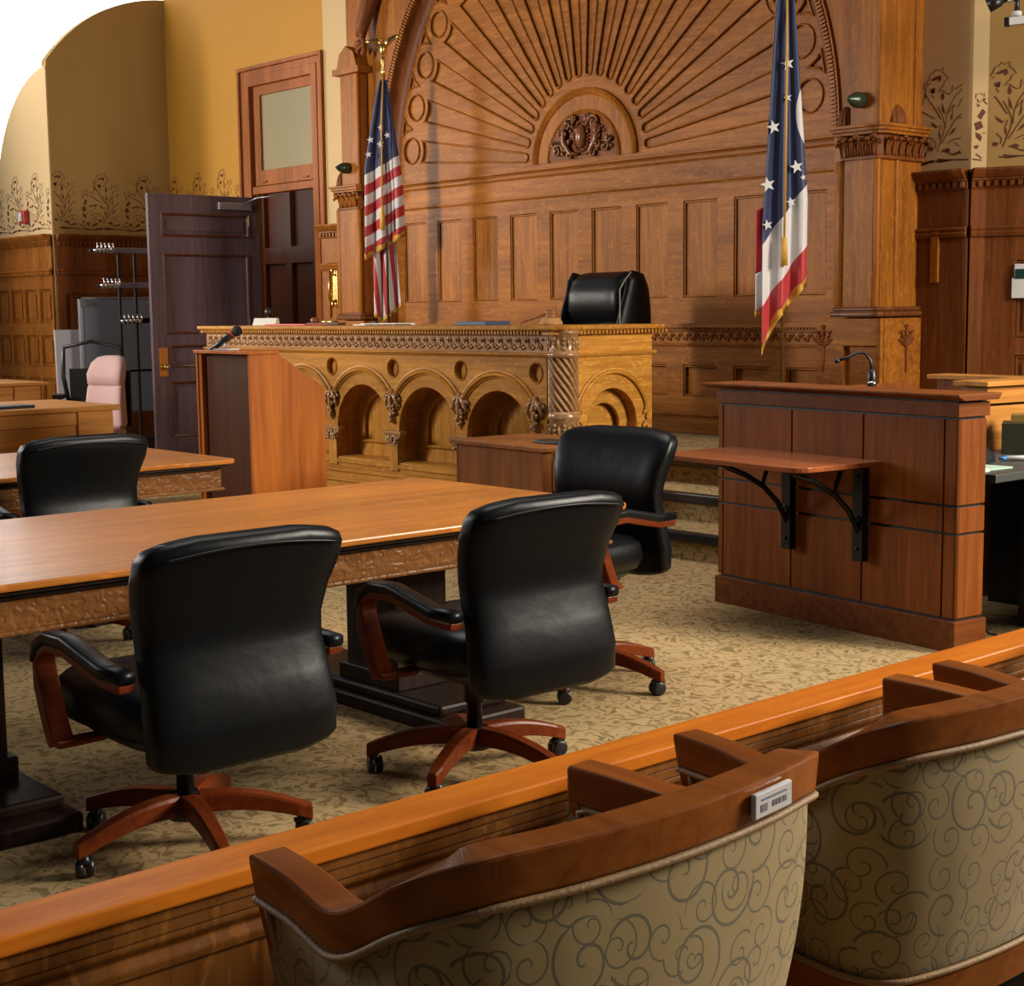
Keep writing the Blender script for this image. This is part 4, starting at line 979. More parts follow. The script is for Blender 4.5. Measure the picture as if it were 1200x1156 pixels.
cd_.lathe([(.008, 2.47), (.018, 2.44), (.014, 2.42), (.022, 2.40), (.024, 2.25)], (ux-.045+q.x, uy+q.y, 0), 12)
link('gold_cord', cd_, GOLD, uf)
# blue starred flag on the right
ox, oy = -6.60, 8.30
of = thing('flag_stand', 'starred blue, white and red flag on a pole right of the arch', 'flag', (ox, oy, PZ))
flag_pole(of, ox, oy, PZ, 3.75, plain('brown_flag_pole', (.10, .045, .015), .3), eagle=True)
def oh_front(u, v):
    s_l = -.055-.10*min(1, v*1.5)**.9; s_r = .03+.115*min(1, v*1.35)
    s_ = s_l+(s_r-s_l)*u
    zb = 1.34+.37*u**1.0+(-.0 if u > .35 else -.10*(1-u/.35)); z = 3.72+(zb-3.72)*v
    p = Vector((ox, oy, 0))+VR*s_+Vector((sin(YAW), -cos(YAW), 0))*(.06+fold(u, .022*(.4+v), 2.2, 1+v))
    return (p.x, p.y, z), (s_, z)
def ohmat():
    m, N, L, P = newmat('starred_flag_cloth'); uv = N.new('ShaderNodeUVMap'); sx = N.new('ShaderNodeSeparateXYZ'); L.new(uv.outputs[0], sx.inputs[0])
    def M(op, a, b=None, c=None):
        n = N.new('ShaderNodeMath'); n.operation = op
        for i, x in enumerate((a, b, c)):
            if x is None: continue
            if isinstance(x, (int, float)): n.inputs[i].default_value = x
            else: L.new(x, n.inputs[i])
        return n.outputs[0]
    def mix(f, a, b):
        n = N.new('ShaderNodeMix'); n.data_type = 'RGBA'; L.new(f, n.inputs[0])
        for i, x in ((6, a), (7, b)):
            if isinstance(x, tuple): n.inputs[i].default_value = x+(1,)
            else: L.new(x, n.inputs[i])
        return n.outputs[2]
    t = M('SUBTRACT', sx.outputs[1], M('MULTIPLY', sx.outputs[0], 1.35))
    c = mix(M('LESS_THAN', t, 1.72), FW, FR_); c = mix(M('GREATER_THAN', t, 2.13), c, FB)
    # white ring, its left edge showing at the right of the cloth
    dx = M('SUBTRACT', sx.outputs[0], .19); dz = M('SUBTRACT', sx.outputs[1], 2.79)
    r = M('SQRT', M('ADD', M('MULTIPLY', M('MULTIPLY', dx, dx), 4.5), M('MULTIPLY', dz, dz)))
    c = mix(M('LESS_THAN', r, .26), c, FW)
    L.new(c, P.inputs['Base Color']); P.inputs['Roughness'].default_value = .55; P.inputs['Sheen Weight'].default_value = .3; return m
OHM = ohmat()
cloth(of, 'flag_cloth', oh_front, 60, 110, OHM)
def oh_back(u, v):
    s_ = -.19+.10*u; z = 2.15-.68*v+.05*u; p = Vector((ox, oy, 0))+VR*s_+Vector((sin(YAW), -cos(YAW), 0))*(.02+fold(u, .01, 1, v)); return (p.x, p.y, z), (0, 1+u if v < .6 else 0)
BK = plain('red_flag_cloth', FR_, .6); BW = plain('white_flag_cloth', FW, .6)
cloth(of, 'flag_cloth', lambda u, v: oh_back(u, v*.62), 12, 20, BK); cloth(of, 'flag_cloth', lambda u, v: oh_back(u, .62+v*.38), 12, 12, BW)
edge(of, oh_front, w=.06); edge(of, lambda u, v: oh_back(u, v), w=.035, n=12)
edge(of, lambda u, v: oh_front(.0, .05+u*.28), w=.01, n=12)
FR = of
for (s_, z, r) in ((.0, 3.10, .045), (-.0, 2.88, .03), (-.09, 2.69, .045), (.065, 2.43, .045), (.11, 2.36, .02), (-.125, 2.315, .05), (.03, 2.20, .032), (-.125, 2.05, .035)):
    p = Vector((ox, oy, 0))+VR*s_+Vector((sin(YAW), -cos(YAW), 0))*.10; star(FR, (p.x, p.y, z), r, VR, (0, 0, 1), .25)
q = Vector((sin(YAW), -cos(YAW), 0))*.13
cd_ = MB(); cd_.tube([(ox+q.x*.3, oy+q.y*.3, 3.74), (ox-.01+q.x, oy+q.y, 3.2), (ox-.02+q.x, oy+q.y, 1.92)], .008, 6)
cd_.lathe([(.008, 1.97), (.018, 1.95), (.014, 1.93), (.020, 1.91), (.024, 1.78)], (ox-.02+q.x, oy+q.y, 0), 12); link('gold_cord', cd_, GOLD, of)

# ================================================================== OFFICE CHAIRS
def office_chair(label, loc, rz, a0, lift=0, boff=(0, 0)):
    t = thing('conference_chair', label, 'chair', loc, rz, 'black leather chairs at the counsel tables')
    b = MB()
    pillow(b, [(.330, .235, -.360, .012, .012), (.335, .262, -.366, .030, .012), (.35, .276, -.370, .040, .014), (.46, .280, -.368, .046, .018), (.56, .272, -.350, .045, .02), (.64, .268, -.325, .045, .02),
               (.70, .270, -.320, .050, .02), (.78, .282, -.340, .055, .024), (.87, .296, -.372, .055, .028), (.925, .298, -.396, .050, .028), (.948, .285, -.404, .040, .026), (.958, .25, -.408, .022, .02)], 40, .22, .5)
    # crown the top edge
    b.v = [(x, y, z-(.030*(x/.3)**2 if z > .8 else 0)+(-.0 if z > .4 else .03*(x/.27)**2)) for x, y, z in b.v]
    link('backrest', b, LEA, t, world=False)
    s_ = MB()
    pts = []
    for k in range(25):
        x = -.262+.524*k/24; pts.append((x, -.452+.028*(x/.3)**2, .922-.030*(x/.3)**2))
    s_.tube(pts, .0045, 6); link('back_seam', s_, LEA, t, world=False)
    q = MB()
    pillow(q, [(.395, .20, .0, .20, 0), (.40, .25, .0, .25, 0), (.44, .268, 0, .268, 0), (.50, .265, .01, .262, 0), (.525, .24, .01, .235, 0), (.53, .18, .0, .18, 0)], 40, .35, .35)
    link('seat', q, LEA, t, world=False)
    q = MB(); pillow(q, [(.34, .13, -.02, .14, 0), (.36, .20, -.02, .20, 0), (.40, .24, -.02, .24, 0)], 24, .4, .4); q.box(-.05, .05, -.40, -.15, .38, .41)
    link('seat_pan', q, BLK, t, world=False)
    for sx in (-1, 1):
        x = sx*.315
        path = [(-.325, .580), (-.22, .582), (-.12, .602), (-.01, .625), (.09, .622), (.13, .600), (.145, .57), (.135, .51), (.11, .45), (.085, .40), (.06, .36)]
        a = MB(); rings = []
        for i, (y, z) in enumerate(path):
            t0 = Vector(path[max(i-1, 0)]); t1 = Vector(path[min(i+1, len(path)-1)]); d = (t1-t0).normalized(); n = Vector((-d.y, d.x)); w = .024+(.006 if i > 5 else 0)
            th = .013+(.010 if i > 6 else 0)
            rings.append([(x-w, y+n.x*th, z+n.y*th), (x+w, y+n.x*th, z+n.y*th), (x+w, y-n.x*th, z-n.y*th), (x-w, y-n.x*th, z-n.y*th)])
        a.loft(rings, sm=False); a.obox((x*.86, .05, .365), (1, 0, 0), .06, .018, .14)
        link('arm_frame', a, CHER, t, world=False, bevel=.006)
        a = MB(); rings = []
        for i, (y, z) in enumerate(path[:7]):
            t0 = Vector(path[max(i-1, 0)]); t1 = Vector(path[min(i+1, len(path)-1)]); d = (t1-t0).normalized(); n = Vector((-d.y, d.x)); c = Vector((y, z))+n*.026; w = .031 if 0 < i < 6 else .026
            rings.append([(x+w*se(cos(2*pi*k/16), .5), c.x+n.x*.018*se(sin(2*pi*k/16), .6), c.y+n.y*.018*se(sin(2*pi*k/16), .6)) for k in range(16)])
        a.loft(rings); link('armrest_pad', a, LEA, t, world=False)
    for c_ in t.children: c_.location.z = lift
    n0 = set(t.children); star_base(t, a0, .355, CHER, zt=.36+lift)
    for c_ in t.children:
        if c_ not in n0: c_.location.x = boff[0]; c_.location.y = boff[1]
    return t
hd = lambda deg: radians(deg)
ch = office_chair('black leather chair nearest the jury rail, leftmost on this side of the front table', (-3.735, 2.045, 0), hd(90), hd(-85-90), boff=(.035, .03))
c2 = office_chair('black leather chair between the leftmost one and the table end, back to the rail', (-3.73, 3.12, 0), hd(88), hd(-62-88))
c3 = office_chair('black leather chair between the two tables, seen from behind over the front tabletop', (-6.62, 3.02, 0), hd(90), hd(-20-90), lift=.03)
c4 = office_chair('black leather chair at the table end turned to show its creased front', (-4.46, 4.20, 0), hd(186), hd(13-186), lift=.06, boff=(-.13, .0))
for q_, (xa_, xb_, h_) in enumerate(((-.02, -.045, .013), (.035, .0, .009), (.07, .04, .008), (-.07, -.10, .008), (-.11, -.13, .006))):
    link('leather_crease', MB().tube([(xb_, -.292, .60), (xb_*.6+xa_*.4, -.285, .70), (xa_, -.300, .80), (xa_*1.1, -.330, .88)], [.002, h_, h_*.8, .002], 8, flat=.8), LEA, c4, world=False).location.z = .06

# ================================================================== TABLES
def table(label, x0, x1, y0, y1, peds):
    t = thing('counsel_table', label, 'table', ((x0+x1)/2, (y0+y1)/2, 0))
    def rr(e, r=.07):
        pts = []
        for (cx, cy, a) in ((x1-e-r, y1-e-r, 0), (x0+e+r, y1-e-r, 90), (x0+e+r, y0+e+r, 180), (x1-e-r, y0+e+r, 270)):
            for k in range(7): pts.append((cx+r*cos(radians(a+15*k)), cy+r*sin(radians(a+15*k))))
        return pts
    link('tabletop', MB().prism(rr(0), 'z', .737, .760), TAB, t, bevel=.006)
    link('edge_moulding', MB().prism(rr(.022), 'z', .722, .737).prism(rr(.05), 'z', .705, .722), TAB_D, t, bevel=.004)
    link('apron', MB().box(x0+.07, x1-.07, y0+.07, y1-.07, .615, .705), TAB_C, t)
    link('apron_bead', MB().box(x0+.055, x1-.055, y0+.055, y1-.055, .598, .615), TAB_C, t, bevel=.007)
    xm = (x0+x1)/2+.12
    for (ya, yb) in peds:
        p = MB(); p.box(xm-.16, xm+.16, ya+.06, yb-.06, .10, .60); p.box(xm-.19, xm+.19, ya+.04, yb-.04, .10, .16); p.box(xm-.19, xm+.19, ya+.04, yb-.04, .54, .60)
        link('pedestal', p, TAB_D, t, bevel=.006)
        f = MB(); f.box(x0+.0, x1-.01, ya, yb, 0, .06); f.box(x0+.06, x1-.09, ya+.02, yb-.02, .06, .10); link('foot', f, TAB_D, t, bevel=.012)
    return t
table('long oak counsel table in front with carved apron and dark pedestals', -5.41, -4.07, 1.00, 4.22, [(1.56, 1.92), (3.30, 3.66)])
table('oak counsel table behind the front one, its end corner by the lectern', -8.05, -6.79, .9, 4.13, [(1.5, 1.86), (3.2, 3.56)])

# ================================================================== LECTERN
le = thing('lectern', 'tall wooden lectern with dark front and orange-brown slanted side', 'lectern', (-8.48, 5.33, 0), radians(-2.8))
for sx in (-1, 1):
    sp = MB().prism([(-.27, 0), (-.27, 1.25), (-.07, 1.25), (.265, 1.03), (.265, 0)], 'x', sx*.345-.012, sx*.345+.012); link('side_panel', sp, LEC, le, world=False, bevel=.002)
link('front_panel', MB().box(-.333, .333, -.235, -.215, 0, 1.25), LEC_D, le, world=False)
link('front_stile', MB().box(-.333, -.290, -.262, -.235, 0, 1.25), LEC, le, world=False)
link('top_board', MB().box(-.365, .365, -.285, -.065, 1.25, 1.272), LEC, le, world=False, bevel=.004)
link('slanted_board', MB().prism([(-.07, 1.225), (-.07, 1.245), (.25, 1.035), (.25, 1.015)], 'x', -.333, .333), LEC, le, world=False)
link('shelf', MB().box(-.333, .333, -.2, .25, .6, .62), LEC, le, world=False)
lm = thing('lectern_microphone', 'black handheld microphone with a red ring in a clip on the lectern top', 'microphone', (-8.63, 5.16, 1.274))
d = Vector((.18, .12, .14)).normalized(); o_ = Vector((.0, 0, .055))
link('body', MB().tube([o_-d*.15, o_-d*.02, o_+d*.08], [.017, .019, .022], 14), BLK, lm, world=False)
link('grille', MB().ell(tuple(o_+d*.115), (.034, .034, .034), 16, 12), plain('dark_mesh', (.012, .012, .012), .6, .4, bump=.8, nscale=400), lm, world=False)
link('red_ring', MB().tube([o_+d*.072, o_+d*.084], .0245, 14), RED, lm, world=False)
link('clip_stand', MB().tube([(0.01, 0, .0), (0.01, 0, .05)], .008, 8).box(-.10, .14, -.05, .03, 0, .006), STEEL, lm, world=False)

# ================================================================== SIDE DESK before the bench
sd = thing('side_desk', 'small brown laminate desk in front of the judge bench corner', 'desk', (-6.55, 5.98, 0), radians(-4))
link('desktop', MB().box(-.44, .44, -.31, .31, .725, .75), CLK, sd, world=False, bevel=.004)
link('front_panel', MB().box(-.40, .40, -.28, -.26, 0, .725), CLK, sd, world=False)
link('end_panel', MB().box(-.41, -.39, -.28, .28, 0, .725).box(.385, .41, -.285, -.22, 0, .725), CLK, sd, world=False)
link('drawer', MB().box(.36, .395, -.2, .26, .50, .66), CLK, sd, world=False, bevel=.003)
link('knee_hole_shade', MB().box(-.36, .35, -.25, .27, .12, .49), BLK, sd, world=False)  # black block standing in for the shade inside the knee hole
tag(link('tablet_tray', MB().prism([(-6.27+.19*se(cos(2*pi*k/32), .6)*cos(.1)-.08*se(sin(2*pi*k/32), .6)*sin(.1), 5.93+.19*se(cos(2*pi*k/32), .6)*sin(.1)+.09*se(sin(2*pi*k/32), .6)*cos(.1)) for k in range(32)], 'z', .7505, .765), BLK, bevel=.004), 'flat black oval tray on the small brown desk', 'tray')

# ================================================================== WITNESS STAND
wrz = atan2(5.734-5.925, -3.61+5.124)
wi = thing('witness_stand', 'walnut panelled witness stand with dark reveal grooves and overhanging cap', 'witness stand', (-5.124, 5.925, 0), wrz)
Lw = 1.526
pz = [(.150, .512), (.524, .634), (.646, 1.014)]
px_ = [(.012, .042), (.050, .528), (.538, .984), (.994, 1.449), (1.459, Lw)]
k = MB()
for x0, x1 in px_:
    for z0, z1 in pz: k.box(x0, x1, 0, .022, z0, z1)
link('front_panels', k, WIT, wi, world=False, bevel=.0015)
link('dark_core', MB().box(.02, Lw-.01, .015, .17, .02, 1.10).box(.03, .10, .1, 1.3, .02, 1.05), BLK, wi, world=False)
link('plinth', MB().box(0, Lw+.012, -.012, .20, 0, .138), WIT_X, wi, world=False, bevel=.003)
link('top_rail', MB().box(0, Lw+.006, -.006, .20, 1.026, 1.088), WIT_X, wi, world=False, bevel=.002)
k = MB()
for z0, z1 in pz: k.box(Lw-.012, Lw, .0, .185, z0, z1)
link('end_panel', k, WIT, wi, world=False, bevel=.0015)
link('cap', MB().prism([(-.055, 1.126), (-.055, 1.116), (-.015, 1.098), (.21, 1.098), (.23, 1.126)], 'x', -.06, Lw+.045), WIT_X, wi, world=False, bevel=.003)
k = MB(); k.box(.04, .07, .17, 1.35, .15, 1.08); link('left_panel', k, WIT, wi, world=False)
# the further return panel of the stand
k = MB(); k.box(.60, .76, 1.15, 1.75, 1.0, 1.085); k.box(.61, .75, 1.15, 1.74, .0, .985); link('return_panel', k, DESK_C, wi, world=False, bevel=.002)
k = MB(); k.box(.58, .80, 1.10, 1.78, 1.09, 1.115); k.box(-.02, .6, 1.60, 1.78, 1.09, 1.115); link('return_cap', k, DESK_C, wi, world=False, bevel=.003)
k = MB(); k.box(.04, .62, 1.62, 1.75, 0, 1.09); link('rear_panel', k, WIT, wi, world=False)
k = MB(); k.box(.6, .62, .2, 1.2, .0, .98); link('inner_panel', k, BLK, wi, world=False)
# hinged writing shelf
sh = thing('writing_shelf', 'reddish fold-down shelf on black iron brackets fixed to the witness stand', 'shelf', (-4.5, 5.6, .8), wrz)
def srr():
    pts = [(-.50, .29), (-.50, -.25)]
    pts = [(-.505, .225), (.47, .225)]
    for (cx, cy, a) in ((.47-.08, -.30+.08, 360), ): 
        for k_ in range(6): pts.append((cx+.08*cos(radians(-18*k_)), cy+.08*sin(radians(-18*k_))))
    for k_ in range(4): pts.append((-.505+.05-.05*sin(radians(30*k_)), -.30+.05-.05*cos(radians(30*k_))))
    return pts
link('shelf_board', MB().prism(srr(), 'z', -.012, .012), WIT_S, sh, world=False, bevel=.004)
for sx, zb in ((-.105, .345), (.355, .345)):
    br = MB(); br.box(sx-.030, sx+.030, .185, .225, zb-.8, -.012); br.box(sx-.02, sx+.02, -.24, .2, -.03, -.012)
    br.tube([(sx, -.21, -.028), (sx, -.08, -.075), (sx, .04, -.14), (sx, .13, -.22), (sx, .20, -.33)], .014, 8)
    br.tube([(sx, .03, -.13), (sx, .08, -.02)], .011, 8)
    for z in (-.07, -.25, -.40): br.lathe([(.011, 0), (.009, -.008)], (sx, .185, z), 10, axis='y')
    link('bracket', br, BLKM, sh, world=False, bevel=.002)
wm_ = thing('witness_microphone', 'slim black gooseneck microphone curving left above the witness stand', 'microphone', (-4.455, 6.3, 1.0))
link('base', MB().lathe([(.022, 0), (.022, .15), (.018, .19), (.012, .195)], n=14), BLK, wm_, world=False)
link('silver_ring', MB().lathe([(.0225, .12), (.0225, .135)], n=14), CHROME, wm_, world=False)
link('gooseneck', MB().tube([(0, 0, .19), (-.01, 0, .24), (-.03, -.02, .275), (-.055, -.05, .275), (-.08, -.085, .255), (-.11, -.12, .24)], .007, 8), BLK, wm_, world=False)
link('tip', MB().ell((-.115, -.127, .238), (.014, .014, .014), 10, 8), BLK, wm_, world=False)

# ================================================================== GREY DESK and its clutter
gd = thing('grey_desk', 'dark desk with a grey top behind the right end of the witness stand', 'desk', (-3.3, 6.9, 0))
link('desktop', MB().box(-4.22, -3.585, 6.0, 7.5, .722, .76).box(-3.6, -2.2, 6.55, 7.5, .722, .76), plain('grey_laminate', (.045, .048, .046), .45, noise=.2, nscale=80), gd, bevel=.004)
link('desk_body', MB().box(-4.15, -3.75, 6.9, 7.4, 0, .72).box(-3.75, -2.3, 7.3, 7.4, 0, .72).box(-3.72, -3.66, 6.45, 6.9, .0, .72), BLK, gd)
o = thing('desk_telephone', 'black desk telephone on the grey desktop beside the witness stand end', 'telephone', (-3.96, 6.42, .76), .3)
link('phone_body', MB().prism([(-.09, 0), (.09, 0), (.09, .03), (-.09, .09)], 'x', -.085, .085), BLK, o, world=False, bevel=.006)
link('handset', MB().tube([(-.07, -.09, .085), (-.075, 0, .105), (-.07, .09, .085)], [.026, .018, .026], 10), BLK, o, world=False)
tag(link('green_papers', MB().prism([(-3.92, 6.14), (-3.70, 6.12), (-3.68, 6.30), (-3.93, 6.30)], 'z', .7605, .768), plain('pale_green_paper', (.33, .48, .36), .7)), 'pale green papers at the front edge of the grey desktop', 'papers')
tag(link('white_papers', MB().prism([(-3.86, 6.06), (-3.68, 6.06), (-3.68, 6.105), (-3.86, 6.115)], 'z', .7605, .772), PAPER), 'thin white paper strip beside the green papers', 'papers')
o = thing('marker_pen', 'white marker pen with blue tip lying before the dark box', 'pen', (-3.80, 6.66, .775), .95)
link('barrel', MB().tube([(-.12, 0, 0), (.12, 0, 0)], .012, 10), WHITE, o, world=False); link('tip', MB().tube([(-.155, 0, 0), (-.12, 0, 0)], [.006, .012], 10), plain('blue_cap', (.02, .12, .35), .4), o, world=False)
o = thing('file_box', 'dark olive file box with papers on the grey desk', 'box', (-3.98, 7.0, .76), .5)
link('box_body', MB().box(-.15, .18, -.07, .12, 0, .155), plain('olive_black_card', (.022, .020, .008), .6), o, world=False, bevel=.002)
link('box_end', MB().box(.18, .26, -.07, .12, 0, .15), plain('tan_card', (.16, .11, .07), .7), o, world=False)
o = thing('yellow_book', 'yellow edged book lying on top of the dark file box', 'book', (-4.0, 7.04, .915), .5)
link('cover', MB().box(-.11, .10, -.07, .08, 0, .04), plain('mustard_cover', (.22, .13, .02), .6), o, world=False, bevel=.002)
o = thing('stapler', 'black stapler with silver side on top of the yellow book', 'stapler', (-3.90, 7.1, .956), .5)
link('stapler_arm', MB().box(-.08, .12, -.03, .03, 0, .05), BLK, o, world=False, bevel=.01); link('stapler_plate', MB().box(-.02, .10, -.034, -.03, .008, .032), WHITE, o, world=False)
o = thing('floor_plug', 'round black plug on the carpet behind the witness stand end', 'plug', (-3.50, 6.02, 0))
link('plug_body', MB().lathe([(.03, 0), (.034, .01), (.034, .05), (.02, .06)], n=18), BLK, o, world=False)
tag(link('floor_cable', MB().tube([(-3.65, 5.98, .13), (-3.6, 6.0, .05), (-3.50, 6.02, .04), (-3.4, 6.15, .012), (-3.2, 6.35, .010), (-2.9, 6.5, .01)], .006, 6), BLK), 'thin black cable running over the carpet to the round plug', 'cable')

# ================================================================== JURY RAIL
jr = thing('jury_rail', 'long orange oak jury rail with moulded cap across the foreground', 'rail', (-1.86, 3, 0))
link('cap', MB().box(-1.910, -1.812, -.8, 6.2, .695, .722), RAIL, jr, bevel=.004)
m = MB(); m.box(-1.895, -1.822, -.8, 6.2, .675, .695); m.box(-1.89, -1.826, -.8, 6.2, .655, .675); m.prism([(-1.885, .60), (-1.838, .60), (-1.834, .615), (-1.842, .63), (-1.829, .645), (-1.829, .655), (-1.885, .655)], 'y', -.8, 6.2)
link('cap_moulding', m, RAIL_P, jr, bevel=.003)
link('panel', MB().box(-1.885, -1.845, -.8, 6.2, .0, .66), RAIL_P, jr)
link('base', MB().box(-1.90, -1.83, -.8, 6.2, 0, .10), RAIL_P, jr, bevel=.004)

# ================================================================== JURY CHAIRS
def jury_chair(label, loc, rz, first=False):
    t = thing('jury_chair', label, 'chair', loc, rz, 'upholstered barrel chairs behind the jury rail')
    # plan curve in local coords: front = +y, runs from left arm tip round the back to right arm tip
    ctl = [(-.315, .235), (-.325, .12), (-.345, .0), (-.352, -.07), (-.354, -.155), (-.318, -.218), (-.215, -.247), (-.107, -.260), (0, -.265)]
    ctl = ctl+[(-x, y) for x, y in ctl[-2::-1]]
    def cr(P, n=12):
        out = []
        for i in range(len(P)-1):
            p0 = Vector(P[max(i-1, 0)]); p1 = Vector(P[i]); p2 = Vector(P[i+1]); p3 = Vector(P[min(i+2, len(P)-1)])
            for k in range(n):
                s = k/n; out.append(.5*((2*p1)+(-p0+p2)*s+(2*p0-5*p1+4*p2-p3)*s*s+(-p0+3*p1-3*p2+p3)*s**3))
        out.append(Vector(P[-1])); return out
    pc = cr(ctl); n = len(pc)
    al = [0]
    for i in range(1, n): al.append(al[-1]+(pc[i]-pc[i-1]).length)
    T = al[-1]
    nor = []
    for i in range(n):
        d = (pc[min(i+1, n-1)]-pc[max(i-1, 0)]).normalized(); nor.append(Vector((d.y, -d.x))*-1 if False else Vector((-d.y, d.x)))
    # make normals point outward
    for i in range(n):
        if nor[i].dot(pc[i]-Vector((0, .1))) < 0: nor[i] = -nor[i]
    def top(i):
        s = abs(2*al[i]/T-1)   # 1 at tips, 0 at back centre
        x = min(1, max(0, (s-.32)/.46)); x = x*x*x*(x*(6*x-15)+10)
        return .888-.116*x-.008*math.exp(-((s-.74)/.10)**2)
    def P(i, f, off):   # f 0 bottom .. 1 top of chair shell; taper inwards downwards
        zt = top(i); z = .40+(zt-.40)*f
        k = 1-.17*(1-f)**1.2
        q = pc[i]*1.0; tip = abs(2*al[i]/T-1)
        return (q.x*k+nor[i].x*off, (q.y-.0)*(k if q.y < 0 else 1-.32*(1-f)**1.3)+nor[i].y*off, z)
    def fz(i, z): return (z-.40)/(top(i)-.40)
    # outer upholstery with UVs
    mb = MB(); mb.uv = []; m_ = 14
    for i in range(n):
        zb, zt = .452, top(i)-.062
        for j in range(m_+1):
            z = zb+(zt-zb)*j/m_; bul = .012*sin(pi*j/m_); mb.v.append(P(i, fz(i, z), bul)); mb.uv.append((al[i], z))
    for i in range(n-1):
        for j in range(m_): a = i*(m_+1)+j; mb.f.append((a, a+m_+1, a+m_+2, a+1)); mb.mi.append(0); mb.sm.append(True)
    o = link('outer_upholstery', mb, FAB, t, world=False)
    mb = MB(); mb.uv = []
    for i in range(n):
        for j in range(m_+1):
            z = .45+(top(i)-.058-.45)*j/m_; bul = -.045-.010*sin(pi*j/m_); mb.v.append(P(i, fz(i, z), bul)); mb.uv.append((al[i]+.3, z))
    for i in range(n-1):
        for j in range(m_): a = i*(m_+1)+j; mb.f.append((a, a+1, a+m_+2, a+m_+1)); mb.mi.append(0); mb.sm.append(True)
    link('inner_upholstery', mb, FAB, t, world=False)
    def band(z0f, z1f, o0, o1, name, mat, bev=.005):
        b = MB(); rings = []
        for i in range(n):
            za, zb = z0f(i), z1f(i); fa, fb = fz(i, za), fz(i, zb)
            rings.append([P(i, fa, o1), P(i, fb, o1), P(i, fb, o0), P(i, fa, o0)])
        b.loft(rings, sm=False)
        for q in range(len(b.f)): b.sm[q] = False
        return link(name, b, mat, t, world=False, bevel=bev)
    rail = band(lambda i: top(i)-.058, lambda i: top(i), -.048, .010, 'top_rail', JUR)
    band(lambda i: .385, lambda i: .445, -.055, .012, 'bottom_rail', JUR)
    pp = MB(); pp.tube([P(i, fz(i, top(i)-.063), .010) for i in range(n)], .0055, 8); pp.tube([P(i, fz(i, .451), .010) for i in range(n)], .0055, 8)
    link('piping', pp, PIPE, t, world=False)
    # front faces of the arms: wooden frame + piping
    for sgn, i0 in ((-1, 0), (1, n-1)):
        f = MB()
        pts_o = [P(i0, g, .010) for g in [.985*j/8 for j in range(9)]]; pts_i = [P(i0, g, -.046) for g in [.985*j/8 for j in range(9)]]
        rings = [[(a[0], a[1], a[2]), (b[0], b[1], b[2]), (b[0], b[1]-.028, b[2]), (a[0], a[1]-.028, a[2])] for a, b in zip(pts_o, pts_i)]
        f.loft(rings, sm=False); link('arm_front', f, JUR, t, world=False, bevel=.004)
        g_ = MB(); io = i0+(4 if sgn < 0 else -4)
        g_.tube([P(io, g, .008) for g in [.12+.70*j/8 for j in range(9)]], .005, 8); g_.tube([P(io, g, -.05) for g in [.12+.70*j/8 for j in range(9)]]+[P(i0+int(-sgn*q), fz(i0+int(-sgn*q), top(i0)-.062), -.05) for q in (6, 10, 16, 24, 32)], .005, 8)
        link('arm_piping', g_, PIPE, t, world=False)
    s = MB(); pillow(s, [(.40, .20, .03, .15, 0), (.43, .215, .03, .165, 0), (.50, .235, .03, .175, 0), (.54, .225, .03, .165, 0), (.55, .18, .03, .13, 0)], 36, .5, .5)
    link('seat_cushion', s, plain('plain_olive_fabric', (.24, .17, .08), .8) if first else bpy.data.materials['plain_olive_fabric'], t, world=False)
    star_base(t, .2, .30, BLK, zt=.36)
    return t
ja = jury_chair('nearest olive scroll-upholstered barrel chair with a white seat tag on its wooden top rail', (-1.505, 1.375, 0), radians(90), True)
jb = dup(ja, (-1.505, 2.225, 0), radians(89), 'middle barrel chair showing patterned back and bottom wooden rail, right of the tagged one')
jd = dup(ja, (-1.50, 3.0, 0), radians(90), 'furthest barrel chair at the right edge, only one arm and a caster in view')
# tag on the nearest chair
tg = MB(); tg.box(-.045, .045, -.008, 0, -.017, .017)
tgo = link('seat_tag', tg, plain('clear_tag_plate', (.60, .60, .64), .25, coat=.5), ja, world=False, bevel=.002); tag(tgo, 'small white printed tag')
tgo.location = (.165, -.2655, .858); tgo.rotation_euler = (0, 0, .12)
pr = MB()
for (x0, x1, z0, z1, ) in ((-.03, .03, .006, .0085), (-.032, -.017, -.009, .001), (-.004, .002, -.007, .001), (.004, .010, -.007, .001), (.012, .018, -.007, .001), (.022, .030, -.007, .001)): pr.box(x0, x1, -.0088, -.0079, z0, z1)
pro = link('tag_print', pr, plain('grey_print', (.16, .16, .20), .6), tgo, world=False)

# ================================================================== LEFT SIDE
o = thing('clerk_desk', 'golden oak clerk desk with thick moulded top at the left edge', 'desk', (-10.9, 4.8, 0))
link('desk_top', MB().box(-11.6, -10.46, 3.2, 5.36, .80, .84), DESK_C, o, bevel=.01)
cdp = MB().box(-11.5, -10.50, 3.2, 5.02, 0, .70); cdp.box(-11.5, -10.47, 5.02, 5.30, 0, .80); cdp.box(-11.5, -10.49, 3.2, 5.30, .70, .80)
link('desk_panel', cdp, DESK_C, o, bevel=.006)
o = thing('rear_clerk_desk', 'second oak clerk counter behind the first, below the panelled bay', 'desk', (-13.3, 5.6, 0))
link('desk_top', MB().box(-14.2, -13.28, 4.4, 6.10, .875, .905), DESK_C, o, bevel=.008)
link('desk_panel', MB().box(-14.1, -13.34, 4.4, 5.9, 0, .80).box(-14.1, -13.31, 5.78, 6.03, 0, .875).box(-14.1, -13.33, 4.4, 6.03, .80, .875), DESK_C, o, bevel=.006)
o = thing('papers_and_keyboard', 'black keyboard with white papers on the clerk desk at the left edge', 'keyboard', (-10.68, 4.45, .84), .1)
